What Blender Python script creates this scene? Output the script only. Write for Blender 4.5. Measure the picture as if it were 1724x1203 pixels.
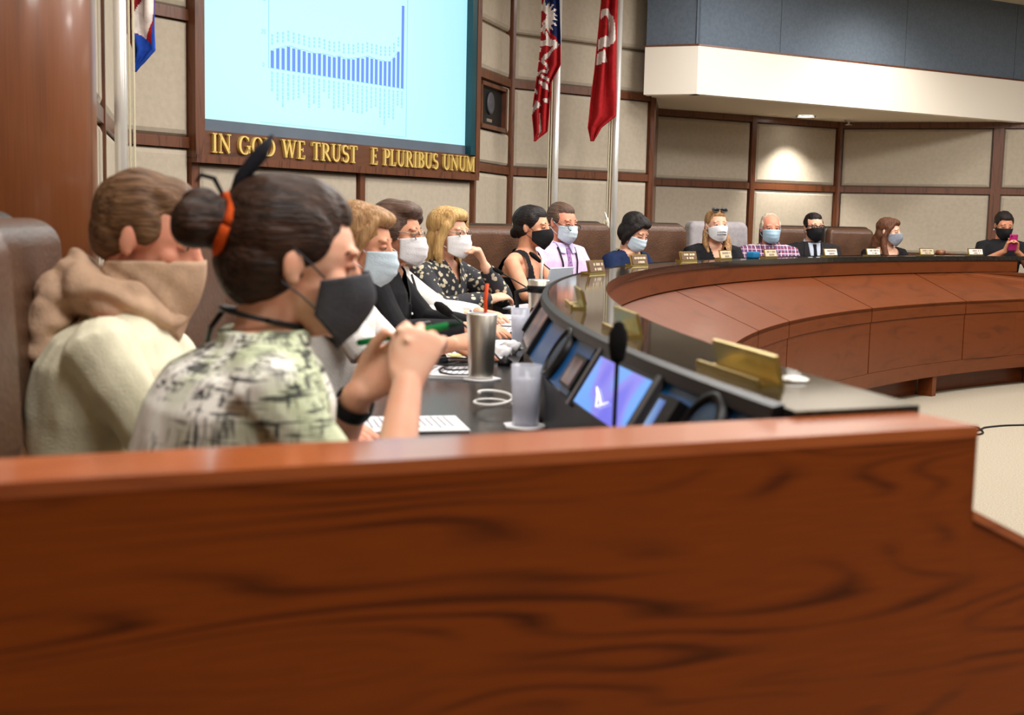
import bpy, math, random
import numpy as np
from mathutils import Vector, Matrix, noise as mnoise
from mathutils.bvhtree import BVHTree
random.seed(7)
scene = bpy.context.scene
for o in list(bpy.data.objects): bpy.data.objects.remove(o)
COL = scene.collection
PI = math.pi

# ------------------------------------------------------------------ camera
FPX, HOR, ROLL, CAMZ = 2100.0, 368.0, 0.022, 1.29
PITCH = math.atan((601.5 - HOR) / FPX)
_c, _s = math.cos(ROLL), math.sin(ROLL)
FWD = Vector((0, math.cos(PITCH), -math.sin(PITCH)))
R0 = Vector((1, 0, 0)); D0 = Vector((0, -math.sin(PITCH), -math.cos(PITCH)))
CR = R0 * _c - D0 * _s; CD = R0 * _s + D0 * _c
cam = bpy.data.cameras.new('camera'); cam_o = bpy.data.objects.new('camera', cam); COL.objects.link(cam_o)
cam.sensor_width = 36; cam.lens = FPX / 1724 * 36
m3 = Matrix((CR, -CD, -FWD)).transposed()
cam_o.matrix_world = Matrix.Translation((0, 0, CAMZ)) @ m3.to_4x4()
cam.clip_start = 0.05
cam.dof.use_dof = True; cam.dof.focus_distance = 8.6; cam.dof.aperture_fstop = 5.0
scene.camera = cam_o
scene.view_settings.view_transform = 'Standard'; scene.view_settings.look = 'None'
scene.view_settings.gamma = 1; scene.view_settings.use_curve_mapping = False
scene.view_settings.exposure = 0.55

# ------------------------------------------------------------------ light
w = bpy.data.worlds.new('world'); scene.world = w; w.use_nodes = True
w.node_tree.nodes['Background'].inputs[0].default_value = (1, .95, .88, 1)
w.node_tree.nodes['Background'].inputs[1].default_value = 0.25
def area(name, loc, size, power, col=(1, .972, .94), rot=(0, 0, 0), sy=None):
    l = bpy.data.lights.new(name, 'AREA'); l.size = size; l.energy = power; l.color = col
    if sy: l.shape = 'RECTANGLE'; l.size_y = sy
    o = bpy.data.objects.new(name, l); COL.objects.link(o); o.location = loc; o.rotation_euler = rot
    return o
def spot(name, loc, power, angle, blend=.5, col=(1, .95, .87), target=None, r=.05):
    l = bpy.data.lights.new(name, 'SPOT'); l.energy = power; l.spot_size = math.radians(angle); l.spot_blend = blend
    l.color = col; l.shadow_soft_size = r
    o = bpy.data.objects.new(name, l); COL.objects.link(o); o.location = loc
    if target is not None:
        o.rotation_euler = (Vector(target) - Vector(loc)).to_track_quat('-Z', 'Y').to_euler()
    return o
LP = 1.0
for i, (x, y, p) in enumerate([(0.3, 1.2, 52), (1.6, 4.0, 75), (0.6, 6.4, 70), (3.2, 7.4, 95), (5.0, 3.5, 95), (6.0, 9.5, 95), (2.4, 9.6, 40), (-.9, 3.9, 18), (3.2, 0.2, 60)]):
    area('ceiling_panel_light', (x, y, 3.5), 1.2, p * LP)

# ------------------------------------------------------------------ helpers
def ray(px, py):
    u = (px - 862) / FPX; v = (py - 601.5) / FPX
    return FWD + CR * u + CD * v
EYE = Vector((0, 0, CAMZ))
def atz(px, py, z):
    d = ray(px, py); t = (z - CAMZ) / d.z
    return EYE + d * t
def aty(px, py, Y):
    d = ray(px, py); return EYE + d * (Y / d.y)

def S(r, g, b):
    f = lambda c: (c / 255 / 12.92) if c / 255 <= .04045 else ((c / 255 + .055) / 1.055) ** 2.4
    return (f(r), f(g), f(b), 1)
MATS = {}
def mat(name, col=(.5, .5, .5, 1), rough=.6, metal=0., spec=.5, emit=None, estr=0., noise=None, bump=None, trans=0., ior=1.45, coat=0., sss=0., alpha=1.):
    """noise=(scale, (r,g,b,1) second colour, (sx,sy,sz)); bump=(scale, strength, (sx,sy,sz))"""
    if name in MATS: return MATS[name]
    m = bpy.data.materials.new(name); m.use_nodes = True; MATS[name] = m
    nt = m.node_tree; b = nt.nodes['Principled BSDF']
    b.inputs['Base Color'].default_value = col; b.inputs['Roughness'].default_value = rough
    b.inputs['Metallic'].default_value = metal; b.inputs['Specular IOR Level'].default_value = spec
    b.inputs['IOR'].default_value = ior
    if trans: b.inputs['Transmission Weight'].default_value = trans
    if coat: b.inputs['Coat Weight'].default_value = coat; b.inputs['Coat Roughness'].default_value = .08
    if sss:
        b.inputs['Subsurface Weight'].default_value = sss; b.inputs['Subsurface Radius'].default_value = (.02, .008, .004)
    if emit: b.inputs['Emission Color'].default_value = emit; b.inputs['Emission Strength'].default_value = estr
    if alpha < 1: b.inputs['Alpha'].default_value = alpha
    tc = nt.nodes.new('ShaderNodeTexCoord')
    def mapped(sc):
        mp = nt.nodes.new('ShaderNodeMapping'); mp.inputs['Scale'].default_value = sc
        nt.links.new(tc.outputs['Object'], mp.inputs[0]); return mp.outputs[0]
    if noise:
        n = nt.nodes.new('ShaderNodeTexNoise'); n.inputs['Scale'].default_value = noise[0]; n.inputs['Detail'].default_value = 4
        nt.links.new(mapped(noise[2] if len(noise) > 2 else (1, 1, 1)), n.inputs['Vector'])
        mx = nt.nodes.new('ShaderNodeValToRGB'); mx.color_ramp.elements[0].position = .35; mx.color_ramp.elements[1].position = .68
        mx.color_ramp.elements[0].color = col; mx.color_ramp.elements[1].color = noise[1]
        nt.links.new(n.outputs['Fac'], mx.inputs[0]); nt.links.new(mx.outputs[0], b.inputs['Base Color'])
    if bump:
        n = nt.nodes.new('ShaderNodeTexNoise'); n.inputs['Scale'].default_value = bump[0]; n.inputs['Detail'].default_value = 3
        nt.links.new(mapped(bump[2] if len(bump) > 2 else (1, 1, 1)), n.inputs['Vector'])
        bp = nt.nodes.new('ShaderNodeBump'); bp.inputs['Strength'].default_value = bump[1]; bp.inputs['Distance'].default_value = .01
        nt.links.new(n.outputs['Fac'], bp.inputs['Height']); nt.links.new(bp.outputs[0], b.inputs['Normal'])
    return m
def wood(name, light, dark, sc=(1, 1, 1), bands=9., rough=.35, coat=.3, contrast=1., base=1.3):
    """cathedral oak grain: contour bands of a stretched noise, with fine pores"""
    if name in MATS: return MATS[name]
    m = bpy.data.materials.new(name); m.use_nodes = True; MATS[name] = m
    nt = m.node_tree; b = nt.nodes['Principled BSDF']; N = nt.nodes.new; L = nt.links.new
    tc = N('ShaderNodeTexCoord'); mp = N('ShaderNodeMapping'); mp.inputs['Scale'].default_value = sc; L(tc.outputs['Object'], mp.inputs[0])
    n1 = N('ShaderNodeTexNoise'); n1.inputs['Scale'].default_value = base; n1.inputs['Detail'].default_value = 1.5; n1.inputs['Distortion'].default_value = .3; L(mp.outputs[0], n1.inputs['Vector'])
    mu = N('ShaderNodeMath'); mu.operation = 'MULTIPLY'; mu.inputs[1].default_value = bands; L(n1.outputs['Fac'], mu.inputs[0])
    pp = N('ShaderNodeMath'); pp.operation = 'PINGPONG'; pp.inputs[1].default_value = .5; L(mu.outputs[0], pp.inputs[0])
    r1 = N('ShaderNodeValToRGB'); r1.color_ramp.elements[0].position = .0; r1.color_ramp.elements[1].position = .28
    r1.color_ramp.elements[0].color = (1, 1, 1, 1); r1.color_ramp.elements[1].color = (0, 0, 0, 1); L(pp.outputs[0], r1.inputs[0])
    # broad mask so that the cathedral figure fades in and out
    n3 = N('ShaderNodeTexNoise'); n3.inputs['Scale'].default_value = base * 1.6; n3.inputs['Detail'].default_value = 2; L(mp.outputs[0], n3.inputs['Vector'])
    r3 = N('ShaderNodeValToRGB'); r3.color_ramp.elements[0].position = .42; r3.color_ramp.elements[1].position = .62; L(n3.outputs['Fac'], r3.inputs[0])
    mm = N('ShaderNodeMath'); mm.operation = 'MULTIPLY'; L(r1.outputs[0], mm.inputs[0]); L(r3.outputs[0], mm.inputs[1])
    mp2 = N('ShaderNodeMapping'); mp2.inputs['Scale'].default_value = tuple(s * (14 if s > 1.5 else 3) for s in sc); L(tc.outputs['Object'], mp2.inputs[0])
    n2 = N('ShaderNodeTexNoise'); n2.inputs['Scale'].default_value = base * 3; n2.inputs['Detail'].default_value = 4; L(mp2.outputs[0], n2.inputs['Vector'])
    ad = N('ShaderNodeMath'); ad.operation = 'MULTIPLY_ADD'; ad.inputs[1].default_value = .55; L(n2.outputs['Fac'], ad.inputs[0])
    m8 = N('ShaderNodeMath'); m8.operation = 'MULTIPLY'; m8.inputs[1].default_value = .75 * contrast; L(mm.outputs[0], m8.inputs[0]); L(m8.outputs[0], ad.inputs[2])
    r2 = N('ShaderNodeValToRGB'); r2.color_ramp.elements[0].position = .12; r2.color_ramp.elements[1].position = .85
    r2.color_ramp.elements[0].color = light; r2.color_ramp.elements[1].color = dark; L(ad.outputs[0], r2.inputs[0]); L(r2.outputs[0], b.inputs['Base Color'])
    b.inputs['Roughness'].default_value = rough; b.inputs['Coat Weight'].default_value = coat; b.inputs['Coat Roughness'].default_value = .12
    return m

# -- mesh building
class MB:
    def __init__(s): s.v = []; s.f = []; s.mi = []
    def add(s, vs, fs, mi=0):
        k = len(s.v); s.v += [tuple(v) for v in vs]; s.f += [tuple(i + k for i in f) for f in fs]; s.mi += [mi] * len(fs); return s
    def box(s, c, h, rot=None, mi=0):
        vs = [Vector((x * h[0], y * h[1], z * h[2])) for x in (-1, 1) for y in (-1, 1) for z in (-1, 1)]
        if rot is not None: vs = [rot @ v for v in vs]
        vs = [v + Vector(c) for v in vs]
        return s.add(vs, [(0, 1, 3, 2), (4, 6, 7, 5), (0, 4, 5, 1), (2, 3, 7, 6), (0, 2, 6, 4), (1, 5, 7, 3)], mi)
    def prism(s, poly, y0, y1, mi=0):
        """poly in (x,z), extruded along y"""
        n = len(poly); vs = [(p[0], y0, p[1]) for p in poly] + [(p[0], y1, p[1]) for p in poly]
        return s.add(vs, [tuple(range(n)), tuple(range(2 * n - 1, n - 1, -1))] + [(i, i + n, (i + 1) % n + n, (i + 1) % n) for i in range(n)], mi)
    def slab(s, poly, z0, z1, mi=0):
        n = len(poly); vs = [(p[0], p[1], z0) for p in poly] + [(p[0], p[1], z1) for p in poly]
        return s.add(vs, [tuple(range(n - 1, -1, -1)), tuple(range(n, 2 * n))] + [(i, (i + 1) % n, (i + 1) % n + n, i + n) for i in range(n)], mi)
    def rings(s, rs, cap=True, closed=True, mi=0):
        n = len(rs[0]); vs = [p for r in rs for p in r]; fs = []
        for a in range(len(rs) - 1):
            for i in range(n if closed else n - 1):
                j = (i + 1) % n; fs.append((a * n + i, a * n + j, (a + 1) * n + j, (a + 1) * n + i))
        if cap: fs += [tuple(range(n - 1, -1, -1)), tuple(range((len(rs) - 1) * n, len(rs) * n))]
        return s.add(vs, fs, mi)
    def tube(s, pts, rad, n=8, mi=0, round_ends=False, flat=None):
        pts = [Vector(p) for p in pts]
        if not isinstance(rad, (list, tuple)): rad = [rad] * len(pts)
        rad = list(rad)
        if round_ends:
            d0 = (pts[0] - pts[1]).normalized(); d1 = (pts[-1] - pts[-2]).normalized()
            p0, r0, p1, r1 = pts[0], rad[0], pts[-1], rad[-1]
            pts = [p0 + d0 * r0 * math.sin(a) for a in (1.35, .9, .45)] + pts + [p1 + d1 * r1 * math.sin(a) for a in (.45, .9, 1.35)]
            rad = [r0 * math.cos(a) for a in (1.35, .9, .45)] + rad + [r1 * math.cos(a) for a in (.45, .9, 1.35)]
        rs = []; up = None
        for i, p in enumerate(pts):
            d = (pts[min(i + 1, len(pts) - 1)] - pts[max(i - 1, 0)])
            d = d.normalized() if d.length > 1e-9 else Vector((0, 0, 1))
            if up is None: up = d.orthogonal().normalized()
            up = (up - d * up.dot(d)); up = up.normalized() if up.length > 1e-6 else d.orthogonal().normalized()
            sd = d.cross(up)
            rs.append([p + (up * math.cos(2 * PI * k / n) + sd * math.sin(2 * PI * k / n)) * rad[i] for k in range(n)])
        return s.rings(rs, mi=mi)
    def lathe(s, prof, c=(0, 0, 0), n=24, mi=0, cap=True):
        return s.rings([[(c[0] + r * math.cos(2 * PI * k / n), c[1] + r * math.sin(2 * PI * k / n), c[2] + z) for k in range(n)] for r, z in prof], cap=cap, mi=mi)
    def ell(s, c, r, M=None, n=14, m=9, mi=0):
        rs = []
        for a in range(m + 1):
            th = PI * (a + .02 if a == 0 else a - .02 if a == m else a) / m
            ring = [Vector((r[0] * math.sin(th) * math.cos(2 * PI * k / n), r[1] * math.sin(th) * math.sin(2 * PI * k / n), -r[2] * math.cos(th))) for k in range(n)]
            if M is not None: ring = [M @ v for v in ring]
            rs.append([v + Vector(c) for v in ring])
        return s.rings(rs, mi=mi)
    def rbox(s, c, h, r, rot=None, n=4, mi=0, f=None):
        """rounded box"""
        c = Vector(c)
        co = [-1 + i / (n - 1) for i in range(n)] + [i / (n - 1) for i in range(n)]
        co = [x if abs(x) > 1e-6 else (-1e-6 if i < n else 1e-6) for i, x in enumerate(co)]
        for ax in range(3):
            for sg in (-1, 1):
                vs = []; fs = []
                for a in co:
                    for b in co:
                        v = [0, 0, 0]; v[ax] = sg; v[(ax + 1) % 3] = a; v[(ax + 2) % 3] = b; vs.append(self_pt(v, h, r, f, rot, c))
                N = 2 * n
                for i in range(N - 1):
                    for j in range(N - 1):
                        q = (i * N + j, (i + 1) * N + j, (i + 1) * N + j + 1, i * N + j + 1)
                        fs.append(q if sg > 0 else q[::-1])
                s.add(vs, fs, mi)
        return s
def self_pt(v, h, r, f, rot, c):
    sg = [1 if x > 0 else -1 for x in v]
    d = Vector([math.tan(abs(x) * PI / 4) * sx for x, sx in zip(v, sg)]); d.normalize()
    p = Vector([sg[k] * (h[k] - r) for k in range(3)]) + d * r
    if f: p = f(p)
    if rot is not None: p = rot @ p
    return p + c

def mesh_of(mb, name, mats, smooth=False):
    me = bpy.data.meshes.new(name); me.from_pydata([tuple(v) for v in mb.v], [], mb.f)
    for m in (mats if isinstance(mats, (list, tuple)) else [mats]): me.materials.append(m)
    if any(mb.mi): me.polygons.foreach_set('material_index', mb.mi)
    if smooth: me.polygons.foreach_set('use_smooth', [True] * len(me.polygons))
    me.validate(); me.update(); return me
def obj(name, data, mats=None, parent=None, smooth=False, M=None):
    if isinstance(data, MB): data = mesh_of(data, name, mats, smooth)
    o = bpy.data.objects.new(name, data); COL.objects.link(o)
    if parent is not None: o.parent = parent
    if M is not None: o.matrix_local = M
    return o
def empty(name, M):
    o = bpy.data.objects.new(name, None); COL.objects.link(o); o.matrix_world = M; o.empty_display_size = .1; return o
def tag(o, label=None, cat=None, group=None, kind=None):
    if label: o['label'] = label
    if cat: o['category'] = cat
    if group: o['group'] = group
    if kind: o['kind'] = kind
    return o
def frame(p, t):
    """object matrix with X along t (horizontal), Z up"""
    t = Vector((t[0], t[1], 0)).normalized(); y = Vector((-t.y, t.x, 0))
    return Matrix(((t.x, y.x, 0, p[0]), (t.y, y.y, 0, p[1]), (0, 0, 1, p[2] if len(p) > 2 else 0), (0, 0, 0, 1)))
def copy_tree(o, parent=None):
    c = o.copy(); COL.objects.link(c)
    if parent is not None: c.parent = parent
    for ch in list(o.children): copy_tree(ch, c)
    return c
def remesh(mb, voxel, smooth_it=4, factor=.5):
    me = bpy.data.meshes.new('tmp'); me.from_pydata([tuple(v) for v in mb.v], [], mb.f); me.update()
    o = bpy.data.objects.new('tmp', me); COL.objects.link(o)
    r = o.modifiers.new('r', 'REMESH'); r.mode = 'VOXEL'; r.voxel_size = voxel; r.use_smooth_shade = True
    if smooth_it:
        sm = o.modifiers.new('s', 'SMOOTH'); sm.factor = factor; sm.iterations = smooth_it
    dg = bpy.context.evaluated_depsgraph_get(); ev = o.evaluated_get(dg)
    out = bpy.data.meshes.new_from_object(ev, depsgraph=dg)
    bpy.data.objects.remove(o); bpy.data.meshes.remove(me)
    out.polygons.foreach_set('use_smooth', [True] * len(out.polygons))
    return out
def del_verts(me, test):
    n = len(me.vertices); co = np.empty(n * 3); me.vertices.foreach_get('co', co); co = co.reshape(-1, 3)
    kill = test(co)
    keep = np.where(~kill)[0]; mp = -np.ones(n, int); mp[keep] = np.arange(len(keep))
    fs = [tuple(mp[list(p.vertices)]) for p in me.polygons if not kill[list(p.vertices)].any()]
    o = bpy.data.meshes.new(me.name); o.from_pydata(co[keep].tolist(), [], [tuple(int(i) for i in f) for f in fs]); o.update()
    o.polygons.foreach_set('use_smooth', [True] * len(o.polygons))
    for m in me.materials: o.materials.append(m)
    bpy.data.meshes.remove(me); return o
def displace(me, fn):
    nv = len(me.vertices); no = [v.normal.copy() for v in me.vertices]
    for i, v in enumerate(me.vertices): v.co = v.co + no[i] * fn(v.co)
    me.update()

# ------------------------------------------------------------------ materials
FABRIC = mat('wall_fabric', S(190, 178, 160), .95, spec=.1, noise=(26, S(182, 170, 152)), bump=(240, .25))
TRIMW = wood('trim_wood', S(112, 64, 37), S(72, 38, 20), (9, 9, 1.2), 7, .4, .2, base=1.4)
DESKW = wood('desk_veneer', S(106, 51, 19), S(81, 37, 12), (1.0, 1.0, 5), 6, .42, .12, .55, base=1.4)
DESKW.node_tree.nodes['Principled BSDF'].inputs['Specular IOR Level'].default_value = .28
ENDW = wood('oak_end_panel', S(140, 64, 10), S(76, 30, 3), (.85, .85, 6.4), 17, .45, .0, .85, base=1.25)
ENDW.node_tree.nodes['Principled BSDF'].inputs['Specular IOR Level'].default_value = .18
CAPW = wood('oak_cap', S(180, 94, 42), S(146, 70, 28), (1.2, 5, 5), 8, .22, .5, .8)  # lighter than the panel oak: the top's reflective sheen is put into the colour
COLW = wood('column_veneer', S(134, 76, 40), S(84, 44, 21), (5, 5, .45), 5, .38, .25, .6, base=1.1)
GRANITE = mat('ledge_black_stone', (.012, .011, .010, 1), .07, spec=.55, noise=(60, (.03, .028, .024, 1)))
WORKTOP = mat('worktop_black_laminate', (.013, .013, .015, 1), .2, spec=.5, bump=(300, .05))
CARPET = mat('carpet', S(176, 165, 147), 1., spec=.05, noise=(130, S(146, 135, 118)), bump=(420, .6))
CEIL = mat('ceiling_cream', S(238, 226, 204), .9, spec=.1, bump=(60, .05))
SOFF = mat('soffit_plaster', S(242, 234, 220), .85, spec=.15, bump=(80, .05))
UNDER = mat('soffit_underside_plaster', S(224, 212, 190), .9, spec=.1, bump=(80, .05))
BLUEF = mat('blue_fabric', S(106, 117, 130), .95, spec=.1, noise=(40, S(98, 109, 122)), bump=(260, .25))
STEEL = mat('brushed_steel', (.78, .74, .66, 1), .38, metal=1., noise=(8, (.68, .64, .57, 1), (30, 30, 1)))
ALU = mat('flagpole_metal', (.80, .79, .76, 1), .3, metal=.45, noise=(5, (.74, .73, .70, 1)))
ROPE = mat('halyard_rope', S(214, 206, 178), .9, bump=(300, .3, (1, 1, .3)))
GOLD = mat('brass', (.60, .47, .16, 1), .3, metal=1., noise=(20, (.55, .4, .12, 1)))
GOLDL = mat('gold_letter', S(236, 206, 122), .42, metal=.2, noise=(25, S(226, 194, 106)))
BLACKP = mat('black_plastic', (.008, .008, .009, 1), .42, spec=.3, bump=(200, .05))
FOAM = mat('mic_foam', (.012, .011, .011, 1), .95, spec=.1, bump=(500, .8))
PAPER = mat('paper', S(238, 238, 240), .8, spec=.2, noise=(6, S(230, 230, 234)))
LEATHER = mat('brown_leather', S(92, 62, 44), .38, spec=.5, noise=(9, S(78, 52, 36)), bump=(90, .25))
LEATHER2 = mat('tan_leather', S(128, 90, 66), .42, spec=.5, noise=(9, S(112, 78, 56)), bump=(90, .25))
LEATHD = mat('dark_leather', S(52, 38, 29), .38, spec=.5, noise=(9, S(44, 31, 24)), bump=(90, .25))
GLASS = mat('clear_plastic', (.8, .82, .92, 1), .08, noise=(3, (.72, .75, .88, 1)), alpha=.34)
WATER = mat('iced_water', (.80, .81, .92, 1), .2, noise=(40, (.92, .93, .98, 1)), bump=(60, .4), alpha=.6)
WHITEP = mat('white_plastic', S(236, 234, 230), .4, noise=(10, S(228, 226, 222)))
def plain(name, rgb, rough=.85, d=.88, sc=30, bump=None):
    return mat(name, S(*rgb), rough, spec=.2, noise=(sc, S(*[int(c * d) for c in rgb])), bump=bump or (220, .25))
def skin(name, rgb):
    return mat(name, S(*rgb), .52, spec=.35, noise=(22, S(min(255, rgb[0] + 4), int(rgb[1] * .93), int(rgb[2] * .91))), bump=(320, .06), sss=.12)

# ------------------------------------------------------------------ structure
ZT = (.27, .98, 1.68, 2.39)            # heights of the horizontal wood strips
CEILZ = 3.55
V2 = lambda p: Vector((p[0], p[1], 0))
B0 = V2(atz(322, 265, 1.60)); B1 = V2(atz(787, 297, 1.60))          # screen wall
A0 = V2(atz(129, 170, 1.68)); A1 = V2(atz(178, 219.5, 1.68))        # left wall
C1 = V2(atz(850, 288, 1.68)); DD = V2(atz(1091, 300, 1.68))         # facet end, flag wall end
W0 = V2(atz(1100, 190, 2.35)); W1 = V2(atz(1412, 213, 2.35)); W2 = V2(atz(1679, 213, 2.35))
S0 = V2(atz(1104, 158, 2.39)); S1 = V2(atz(1173, 157, 2.39)); S2 = V2(atz(1724, 204.7, 2.39))
def isect(p, d, q, e):
    k = d.x * e.y - d.y * e.x; t = ((q - p).x * e.y - (q - p).y * e.x) / k; return p + d * t
BL = isect(B0, B0 - B1, A0, A1 - A0)       # inner corner left of the screen
AX = A0 + (A0 - A1).normalized() * .75
S3 = S1 + (S2 - S1).normalized() * 9.0
W3 = W1 + (W2 - W1).normalized() * 5.5
DD = DD.lerp(S0, .0)

fl = MB().slab([(-4, -5), (16, -5), (16, 17), (-4, 17)], -.1, 0)
tag(obj('floor', fl, CARPET), 'beige carpeted floor of the meeting room', kind='structure')
ce = MB().slab([(-4, -5), (16, -5), (16, 17), (-4, 17)], CEILZ, CEILZ + .1)
tag(obj('ceiling', ce, CEIL), 'cream ceiling', kind='structure')

def hit_wall(p0, t, px, py):
    """where the view ray meets the vertical wall plane -> (s along wall, z)"""
    d = ray(px, py); k = d.x * t.y - d.y * t.x
    tt = (p0.x * t.y - p0.y * t.x) / k
    P = EYE + d * tt; return (V2(P) - p0).dot(t), P.z
panel_cache = {}
def fabric_panel(parent, x0, x1, z0, z1, bev=.035, dep=.045, y=0.):
    g = .004; key = (round(x1 - x0, 3), round(z1 - z0, 3), dep)
    if key not in panel_cache:
        hx, hz = (x1 - x0) / 2 - g, (z1 - z0) / 2 - g
        rs = []
        for k, (ins, yy) in enumerate([(0, 0), (0, -dep * .35), (bev * .35, -dep * .75), (bev, -dep)]):
            rs.append([(sx * (hx - ins), yy, sz * (hz - ins)) for sx, sz in ((-1, -1), (1, -1), (1, 1), (-1, 1))])
        m = MB().rings(rs); panel_cache[key] = mesh_of(m, 'fabric_panel', FABRIC)
    return obj('fabric_panel', panel_cache[key], parent=parent, M=Matrix.Translation(((x0 + x1) / 2, y, (z0 + z1) / 2)))
def strip(parent, x0, x1, z0, z1, dep=.05, name='wood_strip', m=None):
    mb = MB().box(((x0 + x1) / 2, -dep / 2, (z0 + z1) / 2), ((x1 - x0) / 2, dep / 2, (z1 - z0) / 2))
    return obj(name, mb, m or TRIMW, parent)
def make_wall(name, label, p0, p1, cols, rows, posts, th=.062, top=CEILZ, skip=(), cut=None):
    """cols: panel boundaries along the wall; rows: strip centre heights; posts: [(s, width)]"""
    L = (p1 - p0).length
    wl = obj(name, MB().box((L / 2, .06, top / 2), (L / 2, .06, top / 2)), mat('wall_backing', S(120, 104, 84), .9, noise=(20, S(110, 96, 78))), M=frame(p0, p1 - p0))
    tag(wl, label, kind='structure')
    for z in rows: strip(wl, 0, (cut if cut and z > 1.5 else L), z - th / 2, z + th / 2)
    for s, wd in posts: strip(wl, max(0, s - wd / 2), min(L, s + wd / 2), 0, (1.575 if cut and s > cut + .1 else top), .056, 'wood_post')
    zs = [0.] + list(rows) + [top]
    for i in range(len(cols) - 1):
        for j in range(len(zs) - 1):
            if (i, j) in skip: continue
            a = cols[i] + (posts_w(posts, cols[i])); b = cols[i + 1] - posts_w(posts, cols[i + 1])
            z0 = zs[j] + (th / 2 if j else 0); z1 = zs[j + 1] - (th / 2 if j < len(zs) - 2 else 0)
            if cut and i and zs[j + 1] > 1.6: z1 = 1.57
            if j == len(zs) - 2 and z1 - z0 > .6:                        # tall top field: split by the dark reveal joint
                fabric_panel(wl, a, b, z0, 2.785); fabric_panel(wl, a, b, 2.798, z1)
            else: fabric_panel(wl, a, b, z0, z1)
    return wl
def posts_w(posts, s):
    for q, wd in posts:
        if abs(q - s) < 1e-4: return wd / 2
    return 0.

# left wall (seen edge-on beside the column)
L = (BL - AX).length
make_wall('wall_left', 'fabric panelled wall facet behind the left flagpole', AX, BL, [0, L * .5, L], ZT, [(L * .5, .05)])
# screen wall: runs from BL to B1
tS = (B1 - BL).normalized(); LS = (B1 - BL).length
sL, _ = hit_wall(BL, tS, 318, 250); sM, _ = hit_wall(BL, tS, 600, 320); sR, _ = hit_wall(BL, tS, 786, 290)
wS = make_wall('wall_front_left', 'fabric panelled wall that carries the projection screen', BL, B1, [0, sL, sM, LS], ZT,
               [(sL, .06), (sM, .05)], cut=sL, skip={(1, 3), (2, 3), (1, 4), (2, 4)})
# facet with the loudspeaker niche
tF = (C1 - B1).normalized(); LF = (C1 - B1).length
n0, nz0 = hit_wall(B1, tF, 797, 200); n1, nz1 = hit_wall(B1, tF, 836, 133)
wF = make_wall('wall_front_facet', 'narrow fabric panelled facet beside the screen', B1, C1, [0, LF], ZT, [(0, .09), (LF, .09)], skip={(0, 3)})
nx0, nx1, nzb, nzt = .1, LF * .80, 1.98, 2.33
for a, b, c, d in ((.045, LF - .045, 1.711, nzb), (nx1, LF - .045, nzb, 2.359), (.045, nx0, nzb, 2.359)): fabric_panel(wF, a, b, c, d, .025)
# flag wall
tG = (DD - C1).normalized(); LG = (DD - C1).length
g1, _ = hit_wall(C1, tG, 925, 300); g2, _ = hit_wall(C1, tG, 1024, 300)
make_wall('wall_front_right', 'fabric panelled wall behind the two hanging flags', C1, DD, [0, g1, g2, LG], ZT, [(0, .09), (g1, .05), (g2, .05), (LG, .09)])
# alcove walls
aT = (W1 - W0).normalized(); LA = (W1 - W0).length
q1, _ = hit_wall(W0, aT, 1263, 260)
wA = make_wall('wall_alcove_left', 'fabric panelled alcove wall under the soffit', W0, W1, [0, q1, LA], (.27, .98, 1.68, 2.36), [(q1, .06), (LA, .10)], top=2.395)
bT = (W3 - W1).normalized(); LB = (W3 - W1).length
q2, _ = hit_wall(W1, bT, 1679, 260)
wB = make_wall('wall_alcove_right', 'fabric panelled alcove wall right of the corner', W1, W3, [0, q2, q2 * 2, LB], (.27, .98, 1.68, 2.36), [(0, .10), (q2, .10), (2 * q2, .1)], top=2.395)
# wood pilaster between flag wall and alcove, return into the alcove
pil = MB().box((.0, 0, 1.2), (.055, .10, 1.2))
pp = DD.lerp(W0, .12); tP = (W0 - DD).normalized()
tag(obj('trim_1', MB().box((.5, 0, 1.197), (.62, .05, 1.197)), TRIMW, M=frame(DD + tP * .12, tP)), 'wooden pilaster at the mouth of the alcove', kind='structure')
# soffit: underside, white band, blue fabric wall
und = [S0, S1, S3, W3 + (W3 - W1).normalized() * 3, W3, W1, W0, DD + tP * .1]
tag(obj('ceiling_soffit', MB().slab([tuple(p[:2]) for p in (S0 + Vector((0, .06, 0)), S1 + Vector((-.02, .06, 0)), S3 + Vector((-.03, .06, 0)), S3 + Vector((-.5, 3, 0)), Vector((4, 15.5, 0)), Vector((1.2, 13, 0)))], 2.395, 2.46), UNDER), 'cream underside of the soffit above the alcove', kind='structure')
def band(name, p, q, z0, z1, th, m, label, off=0., ext=0.):
    t = (q - p).normalized(); o = obj(name, MB().box(((q - p).length / 2, th / 2 + off, (z0 + z1) / 2), ((q - p).length / 2 + ext, th / 2, (z1 - z0) / 2)), m, M=frame(p, t))
    return tag(o, label, kind='structure') if label else o
band('wall_soffit', S1, S3, 2.385, 2.79, .12, SOFF, 'white plaster band along the soffit front')
band('wall_soffit_return', S0 - (S1 - S0) * .3, S1, 2.385, 2.79, .12, SOFF, 'short white end of the soffit band')
band('trim_2', S1, S3, 2.79, 2.805, .14, TRIMW, 'thin brown line along the top of the white band', -.004)
band('trim_3', S0 - (S1 - S0) * .3, S1, 2.79, 2.805, .14, TRIMW, 'thin brown line on the short soffit end', -.004)
wb = band('wall_upper', S1, S3, 2.80, CEILZ, .1, mat('blue_backing', S(40, 50, 60), .9, noise=(20, S(36, 45, 55))), 'blue fabric wall above the white band', .07)
tU = (S3 - S1).normalized(); prev = 0.
for px in (1316, 1527, 1712, None, None, None):
    s = hit_wall(S1, tU, px, 120)[0] if px else prev + 1.6
    obj('fabric_panel', MB().box(((prev + s) / 2, .055, (2.8 + CEILZ) / 2), ((s - prev) / 2 - .003, .02, (CEILZ - 2.8) / 2)), BLUEF, wb); prev = s
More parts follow.
